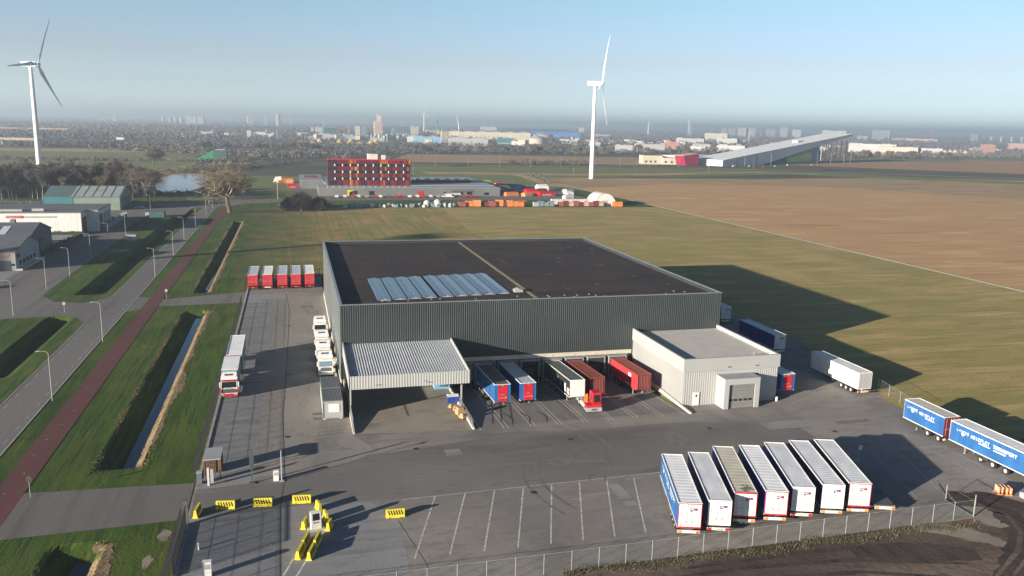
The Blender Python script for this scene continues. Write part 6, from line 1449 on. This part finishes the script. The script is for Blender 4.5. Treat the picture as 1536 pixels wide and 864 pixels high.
for i, (x, y, w_, d_, h, col, lb) in enumerate([(142,378,7,8,4.5,'red','left red covered stack in the east yard'),(151,374,11,7,3.2,'red','right red covered stack in the east yard'),(128,374,9,5,2.6,'orange','orange equipment stack beside the grey hall end'),(138,372,6,5,2.4,'amber','amber equipment stack left of the red ones'),(130,420,16,14,3.5,'slate','dark sorted heap in the middle of the east yard'),(148,440,12,14,3.0,'darkgrey','dark heap at the back of the east yard'),(133,470,8,8,3.6,'lime','lime green machine at the back of the east yard'),(140,450,10,5,3.2,'orange','orange machine at the back of the east yard'),(161,415,8,7,4.6,'white','white container box right of the red stacks'),(168,378,5,6,3,'white','white lorry box near the east yard gate'),(159,352,6,4,2.6,'offwhite','pale box by the east yard road'),(176,402,6,6,2.6,'grey','grey stack near the clay track'),(124,440,6,10,3,'shedgreen','green stack behind the grey hall end'),(156,400,8,5,2.8,'rust','rust red stack behind the red ones'),(136,396,12,4,2.4,'navy','dark blue container heap in the east yard'),(-15,486,6,6,3.6,'orange','orange lorry group on the parking left of the fire hall'),(-9,482,5,6,3.4,'amber','amber lorry group on the parking left of the fire hall'),(-7,432,6.5,3,3.0,'red','red fire engine left of the fire hall')]):
    t = thing('stored_load', lb, 'load', (x,y,0), .1*(i % 4), None); b = MB(); b.box(-w_/2,w_/2,-d_/2,d_/2,0,h*.72); b.build('base', M[col], t); b = MB(); b.extr([(-d_/2*.9,h*.72),(0,h),(d_/2*.9,h*.72)],'x',-w_/2*.92,w_/2*.92); b.build('cover', M[col], t)
    b = MB(); b.box(-w_/2*.6,w_/2*.5,-d_/2-.08,-d_/2,h*.15,h*.45); b.build('front_panel', M['grey'], t)
fg = thing('flag_banner', 'white banner sign on a pole left of the dark bushes', 'banner', (-15.5,352,0)); b = MB(); b.cyl((0,0,0),(0,0,13),.12,n=6); b.build('pole', M['polewhite'], fg); b = MB(); b.extr([(-2.4,9.5),(-1,12.6),(2.2,13),(2.4,11),(.6,10.6)],'y',-.05,.05); b.build('banner', M['white'], fg)
# ------------------------------------------------------------------ ski slope hall
th = R(30)
sk = thing('ski_slope_hall', 'long grey ramp shaped indoor ski hall with a lime green glazed foot', 'ski hall', (540,820,0), th)
def ramp(x): return 5+max(0,(x-30))*.1165 if x < 360 else 44
b = MB(); W_ = 46
prof = [(-25,0),(-25,6.9),(0,9.5),(355,43),(355,40.5),(170,15),(75,0)]
b.extr(prof,'y',0,W_); b.build('hall', mat('hall_clad', (.50,.52,.55), .45, .06, .02), sk)
b = MB(); b.extr([(-25.5,6.95),(0,9.55),(356,43.2),(356,43.8),(0,10.2),(-25.5,7.6)],'y',-.6,W_+.6); b.build('roof', M['roof_grey'], sk)
b = MB(); b.extr([(150,0),(150,11.5),(250,24.5),(250,0)],'y',3,W_-3); b.build('glazed_foot', M['teal'], sk)
b = MB()
for i in range(9): b.box(152+i*8.2,159+i*8.2,2.6,3.0,3.0,8.5+i*.9)
b.build('lime_band', M['lime'], sk)
b = MB(); b.box(248,262,6,W_-8,0,17); b.build('dark_tower', M['slate'], sk)
for i in range(5):
    q = MB(); q.cyl((272+18*i,3,0),(272+18*i,3,28+1.7*i),.8,n=8); q.cyl((272+18*i,W_-3,0),(272+18*i,W_-3,28+1.7*i),.8,n=8); q.build('support_column', M['palegrey'], sk)
q = MB(); q.box(205,224,16,24,28,32.5); q.build('roof_plant', M['white'], sk)
q = MB()
for i in range(2): q.box(8+52*i,11+52*i,-.6,0,0,9.5+5*i)
q.build('pilaster', M['steel'], sk)
lw = thing('low_hall', 'low grey flat roofed entrance hall behind the foot of the ski ramp', 'hall', (540,820,0), th); b = MB(); b.box(-48,52,48,92,0,10.5); b.build('wall', M['palegrey'], lw); b = MB(); b.box(-48.5,52.5,47.5,92.5,10.5,11.1); b.build('roof', M['roof_grey'], lw)
rc = thing('red_cube', 'tilted raspberry red cube building beside the ski ramp', 'building', (470,815,0), R(14)); b = MB(); b.extr([(2,0),(-2.5,12),(22,15),(22,0.5)],'y',0,18); b.build('wall', mat('raspberry', (.25,.008,.045), .5, .08, .1), rc); b = MB(); b.extr([(-2.6,12.02),(22.1,15.02),(22.1,15.5),(-2.6,12.5)],'y',-.2,18.2); b.build('roof', M['pinkbrick'], rc)
lb_ = thing('low_building', 'long low beige building left of the raspberry red cube', 'building', (428,850,0), R(-8)); b = MB(); b.box(0,26,0,18,0,11); b.box(26,62,-3,16,0,8.5); b.build('wall', M['beige'], lb_); b = MB(); b.box(-.3,26.3,-.3,18.3,11,11.5); b.box(26.3,62.3,-3.3,16.3,8.5,9); b.build('roof', M['roofgrey'], lb_)
for i in range(7):
    q = MB(); x0 = (3+i*6 if i < 3 else 28+(i-3)*8); q.box(x0,x0+3,(-.1 if i < 3 else -3.1),(0 if i < 3 else -3),2,4.6); q.build('window', M['darkgrey'], lb_)
for i, (x, y, c) in enumerate(((571,796,'red'),(597,812,'lime'),(530,800,'white'),(556,806,'yellow'),(640,850,'white'),(690,868,'palegrey'))): car('%s car parked before the ski hall' % ('red','lime green','white','yellow','second white','pale grey')[i], x, y, .4, c, 'cars before the ski hall', i == 2, 5.5)
for i, (x, y) in enumerate(((552,812),(600,828),(700,872),(742,900),(786,930),(820,960))):
    dup(p0, (x,y,0), .5, 'tall pale lamp mast before the ski hall, %s from the left' % ro[i], 'lamp masts before the ski hall', (2.2,2.2,2.2))
for i in range(14):
    u = i/13; x = 34+u*(500-34) if u < .99 else 520; y = 742+ (14*u if u < .7 else 14-60*(u-.7))
    dup(p0, (x,y,0), PI/2, 'motorway lamp post of the far row, number %s from the left' % ('one','two','three','four','five','six','seven','eight','nine','ten','eleven','twelve','thirteen','fourteen')[i], 'lamp posts along the far motorway', (1.3,1.3,1.5))
for i, (x, y) in enumerate(((96,591),(250,606),(318,616),(420,660))): dup(p0, (x,y,0), PI/2, 'slender lamp post on the pasture behind the fire yard, %s from the left' % ro[i], 'slender posts on the pasture', (1,1,1.4))
# overpass on the left
ov = thing('overpass', 'concrete motorway overpass at the left edge behind the green fields', 'bridge', (-470,1270,0), R(2)); b = MB(); b.box(-180,92,0,14,6.5,9.2); b.build('deck', M['sand'], ov)
for i in range(7):
    q = MB(); q.box(-160+i*40,-157+i*40,1,13,0,6.5); q.build('pier', M['palegrey'], ov)
q = MB(); q.box(-180,92,.0,.3,9.2,10.3); q.build('parapet', M['beige'], ov)
up = thing('overpass', 'long pale elevated road higher up behind the motorway overpass', 'bridge', (-980,2300,0), R(1)); b = MB(); b.box(-300,400,0,16,9,12); b.build('deck', M['pinkbrick'], up)
for i in range(14):
    q = MB(); q.box(-290+i*52,-286+i*52,1,15,0,9); q.build('pier', M['grey'], up)
gs = thing('motorway_sign', 'dark motorway sign gantry beside the left wind turbine', 'sign', (-640,2140,0)); b = MB(); b.box(-11,11,-.5,.5,8,17); b.build('sign_plate', M['slate'], gs); b = MB(); b.cyl((-10,0,0),(-10,0,9),.5,n=6); b.cyl((10,0,0),(10,0,9),.5,n=6); b.build('post', M['palegrey'], gs)
wv = thing('white_lorry', 'white lorry driving on the road before the far left woods', 'lorry', (-268,1290,0)); b = MB(); b.box(-5,5,-1.3,1.3,9.5,13); b.build('cargo_box', M['white'], wv); b = MB(); b.box(5.2,7.2,-1.2,1.2,9.5,12.2); b.build('cab', M['palegrey'], wv); b = MB(); [b.cyl((x,-1.2,9.2),(x,1.2,9.2),.5,n=8) for x in (-3,0,6)]; b.build('wheel', M['tyre'], wv)
sheet('embankment', [(-330,1280),(-330,1300),(-120,1330),(-120,1310)], 8.6, M['road']); 
# green harbour crane
cr = thing('harbour_crane', 'lime green harbour crane with a yellow foot rising over the town', 'crane', (560,3180,0)); b = MB(); b.cyl((0,0,14),(0,0,62),4,2.4,8); b.build('mast', M['green'], cr); b = MB(); b.box(-10,10,-6,6,0,14); b.box(-7,7,-5,5,14,22); b.build('foot', M['yellow'], cr); b = MB(); b.cyl((0,0,50),(3,-8,100),1.6,1.0,6); b.cyl((0,0,62),(-9,3,74),1.4,n=6); b.build('jib', M['shedgreen'], cr); b = MB(); b.box(-4,4,-4,4,52,60); b.build('cabin', M['green'], cr)
wm_ = thing('bent_mast', 'white bent crane jib rising left of the long beige hall', 'crane', (619,3037,0)); b = MB(); b.cyl((2,0,0),(0,0,42),2.4,1.8,8); b.cyl((0,0,42),(-7,0,78),1.8,1.0,8); b.build('jib', M['white'], wm_); b = MB(); b.box(-6,10,-5,5,0,9); b.build('foot', M['steelblue'], wm_)
for i in range(9):
    ph = thing('sand_heap', 'yellow stone heap among trees in front of the town, number %s from the left' % cn[i], 'heap', (12+i*20+(i % 2)*6,1640+30*(i % 3),0), 0, 'yellow stone heaps before the town'); b = MB(); b.cyl((0,0,0),(0,0,5+(i % 3)*2),11,3,9); b.build('heap', mat('yellow_stone' + '' , (.42,.33,.12), .9, .2, .1) if i == 0 else bpy.data.materials['yellow_stone'], ph)
# ------------------------------------------------------------------ the far town
M['glassdark'] = M['slate']
def citybuild(k, col, x, y, w, h, rz, label):
    nm = {'box':'industrial_block','tank':'storage_tank','stack':'chimney','house':'house_row','office':'office_block','silo':'silo_cluster','frame':'pipe_frame','hall':'industrial_hall','dome':'domed_store','apart':'apartment_block'}[k]
    cat = {'box':'building','tank':'tank','stack':'chimney','house':'house','office':'building','silo':'silo','frame':'structure','hall':'hall','dome':'silo','apart':'flats'}[k]
    rr = random.Random(label)
    t = thing(nm, label, cat, (x,y,0), rz+rr.uniform(-.25,.25)*(k in ('box','office','house','apart')), None); c = M[{'white':'citywhite','cream':'citycream'}.get(col, col)]; hw = w/2; d = max(8,min(w*.7,60))
    if k == 'tank': b = MB(); b.cyl((0,0,0),(0,0,h*.93),hw,n=16); b.build('shell', c, t); b = MB(); b.cyl((0,0,h*.93),(0,0,h),hw,hw*.4,16); b.build('roof', M['palegrey'], t)
    elif k == 'stack':
        b = MB(); b.cyl((0,0,0),(0,0,h),hw*1.1,hw*.75,10); b.build('shaft', c, t); b = MB(); b.cyl((0,0,h*.96),(0,0,h*1.005),hw*.95,n=10); b.build('rim', M['grey'], t)
    elif k == 'silo':
        for i in range(4):
            b = MB(); b.cyl((-hw+w*(i+.5)/4,(i % 2)*2,0),(-hw+w*(i+.5)/4,(i % 2)*2,h*(1-.08*(i % 3))),w/8*1.05,n=12); b.build('silo', c, t)
    elif k == 'dome':
        b = MB(); b.cyl((0,0,0),(0,0,h*.62),hw,n=20); b.build('drum', c, t); b = MB(); b.cyl((0,0,h*.62),(0,0,h*.85),hw*1.02,hw*.6,20); b.cyl((0,0,h*.85),(0,0,h),hw*.6,hw*.1,20); b.build('roof', M['palegrey'], t)
    elif k == 'frame':
        b = MB()
        for i in range(4):
            xx = -hw+w*i/3; b.box(xx-.5,xx+.5,-.5,.5,0,h); b.box(xx-.5,xx+.5,9,10,0,h)
        for z in (.3,.6,.97): b.box(-hw,hw,-.6,10,h*z-.6,h*z+.4)
        b.build('frame', c, t); b = MB(); b.cyl((-hw*.4,5,0),(-hw*.4,5,h*1.1),2,n=8); b.build('vessel', M['palegrey'], t)
    elif k == 'hall':
        b = MB(); b.box(-hw,hw,0,d,0,h*.86); b.build('wall', c, t); b = MB(); n = max(2,int(w/45))
        for i in range(n): x0 = -hw+w*i/n; b.extr([(x0,h*.86),(x0+w/n/2,h),(x0+w/n,h*.86)],'y',-.5,d+.5)
        b.build('roof', M['palegrey' if col not in ('navy','cobalt') else 'steelblue'], t)
        for i in range(int(min(14,w/14))):
            q = MB(); x0 = -hw+6+i*14; q.box(x0,x0+4.5,-.3,0,h*.1,h*.45); q.build('gate_door', M['grey'], t)
    elif k == 'house':
        n = max(1,round(w/11)) 
        for i in range(n):
            x0 = -hw+w*i/n; x1 = x0+w/n*.82; hh = h*rr.uniform(.75,1); b = MB(); b.extr([(x0,0),(x0,hh*.6),((x0+x1)/2,hh),(x1,hh*.6),(x1,0)],'y',0,9); b.build('wall', c, t)
            b = MB(); b.extr([(x0-.4,hh*.58),((x0+x1)/2,hh+.05),(x1+.4,hh*.58),(x1+.4,hh*.66),((x0+x1)/2,hh+.6),(x0-.4,hh*.66)],'y',.3,9.4); b.build('roof', M['slate' if i % 2 else 'brick'], t)
            q = MB(); q.box(x0+(x1-x0)*.3,x0+(x1-x0)*.7,-.2,0,hh*.15,hh*.4); q.build('window', M['glassdark'], t)
    else:
        b = MB(); b.box(-hw,hw,0,d,0,h); 
        if k == 'box' and w > 12: b.box(-hw+w*.1*rr.random(),-hw+w*(.2+.25*rr.random()),2,d*.6,h,h*(1.05+.12*rr.random())); b.box(hw-w*.3,hw-w*.12,3,d*.5,h,h*1.06)
        b.build('wall', c, t); b = MB(); b.box(-hw-.3,hw+.3,-.3,d+.3,h,h+max(.5,h*.02)); b.build('roof', M['palegrey' if col != 'white' else 'grey'], t)
        if k in ('office','apart'):
            ns = max(3,min(9,int(h/3.4)))
            for s in range(ns):
                z0 = h*(s+.35)/ns; q = MB(); q.box(-hw*.93,hw*.93,-.25,0,z0,z0+h/ns*.42)
                q.build('window_row', M['slate'], t)
        else:
            q = MB(); q.box(-hw*.9,hw*.75,-.25,0,h*.12,h*.3); q.build('window_row', M['grey'], t)
            q = MB(); q.box(hw*.8,hw*.95,-.25,0,0,h*.25); q.build('door', M['slate'], t)
    return t
for r_ in CITY: citybuild(r_[0], r_[1], r_[2], r_[3], r_[4], r_[5], r_[6], r_[7])
# rows of suburban houses, sheds and flats too small to tell apart
rr = random.Random(77)
G = {}
def suburb(n, x0, x1, y0, y1, where, kinds):
    for _ in range(n):
        x, y = rr.uniform(x0,x1), rr.uniform(y0,y1); k, col = rr.choice(kinds); wd = rr.uniform(9,34) if k != 'house' else rr.uniform(9,22); h = rr.uniform(6,11)
        key = (k, col, where)
        adj = {'white':'white','cream':'cream','palegrey':'pale grey','brick':'brick red','slate':'dark grey','pinkbrick':'pale brick','teal':'teal','steelblue':'steel blue'}[col]
        lb = 'tiny %s %s in the far town %s' % (adj, {'box':'flat roofed block','house':'pitched roof house','apart':'block of flats'}[k], where)
        if key not in G: G[key] = citybuild(k, col, x, y, wd, h, -math.atan2(x+7,y+135)+rr.uniform(-.5,.5), lb); G[key]['group'] = lb
        else: s = rr.uniform(.8,1.5); dup(G[key], (x,y,0), -math.atan2(x+7,y+135)+rr.uniform(-.6,.6), None, None, (s, 1, rr.uniform(.8,1.2)))
suburb(34, 60,520,1700,2500,'left of the green crane',[('box','white'),('box','palegrey'),('house','cream'),('box','slate'),('box','teal'),('box','cream')])
suburb(40, 620,1150,1450,2300,'behind the right wind turbine',[('box','white'),('house','cream'),('house','white'),('box','palegrey'),('house','pinkbrick'),('box','slate')])
suburb(48, 800,1700,1500,2600,'behind the ski hall',[('box','white'),('house','cream'),('house','white'),('box','palegrey'),('house','brick'),('box','slate')])
suburb(44, 1500,3200,1650,3400,'right of the ski hall',[('house','white'),('house','cream'),('box','palegrey'),('house','pinkbrick'),('apart','pinkbrick'),('box','white')])
suburb(16, -300,120,1850,2700,'left among the woods',[('house','white'),('house','cream'),('box','palegrey')])
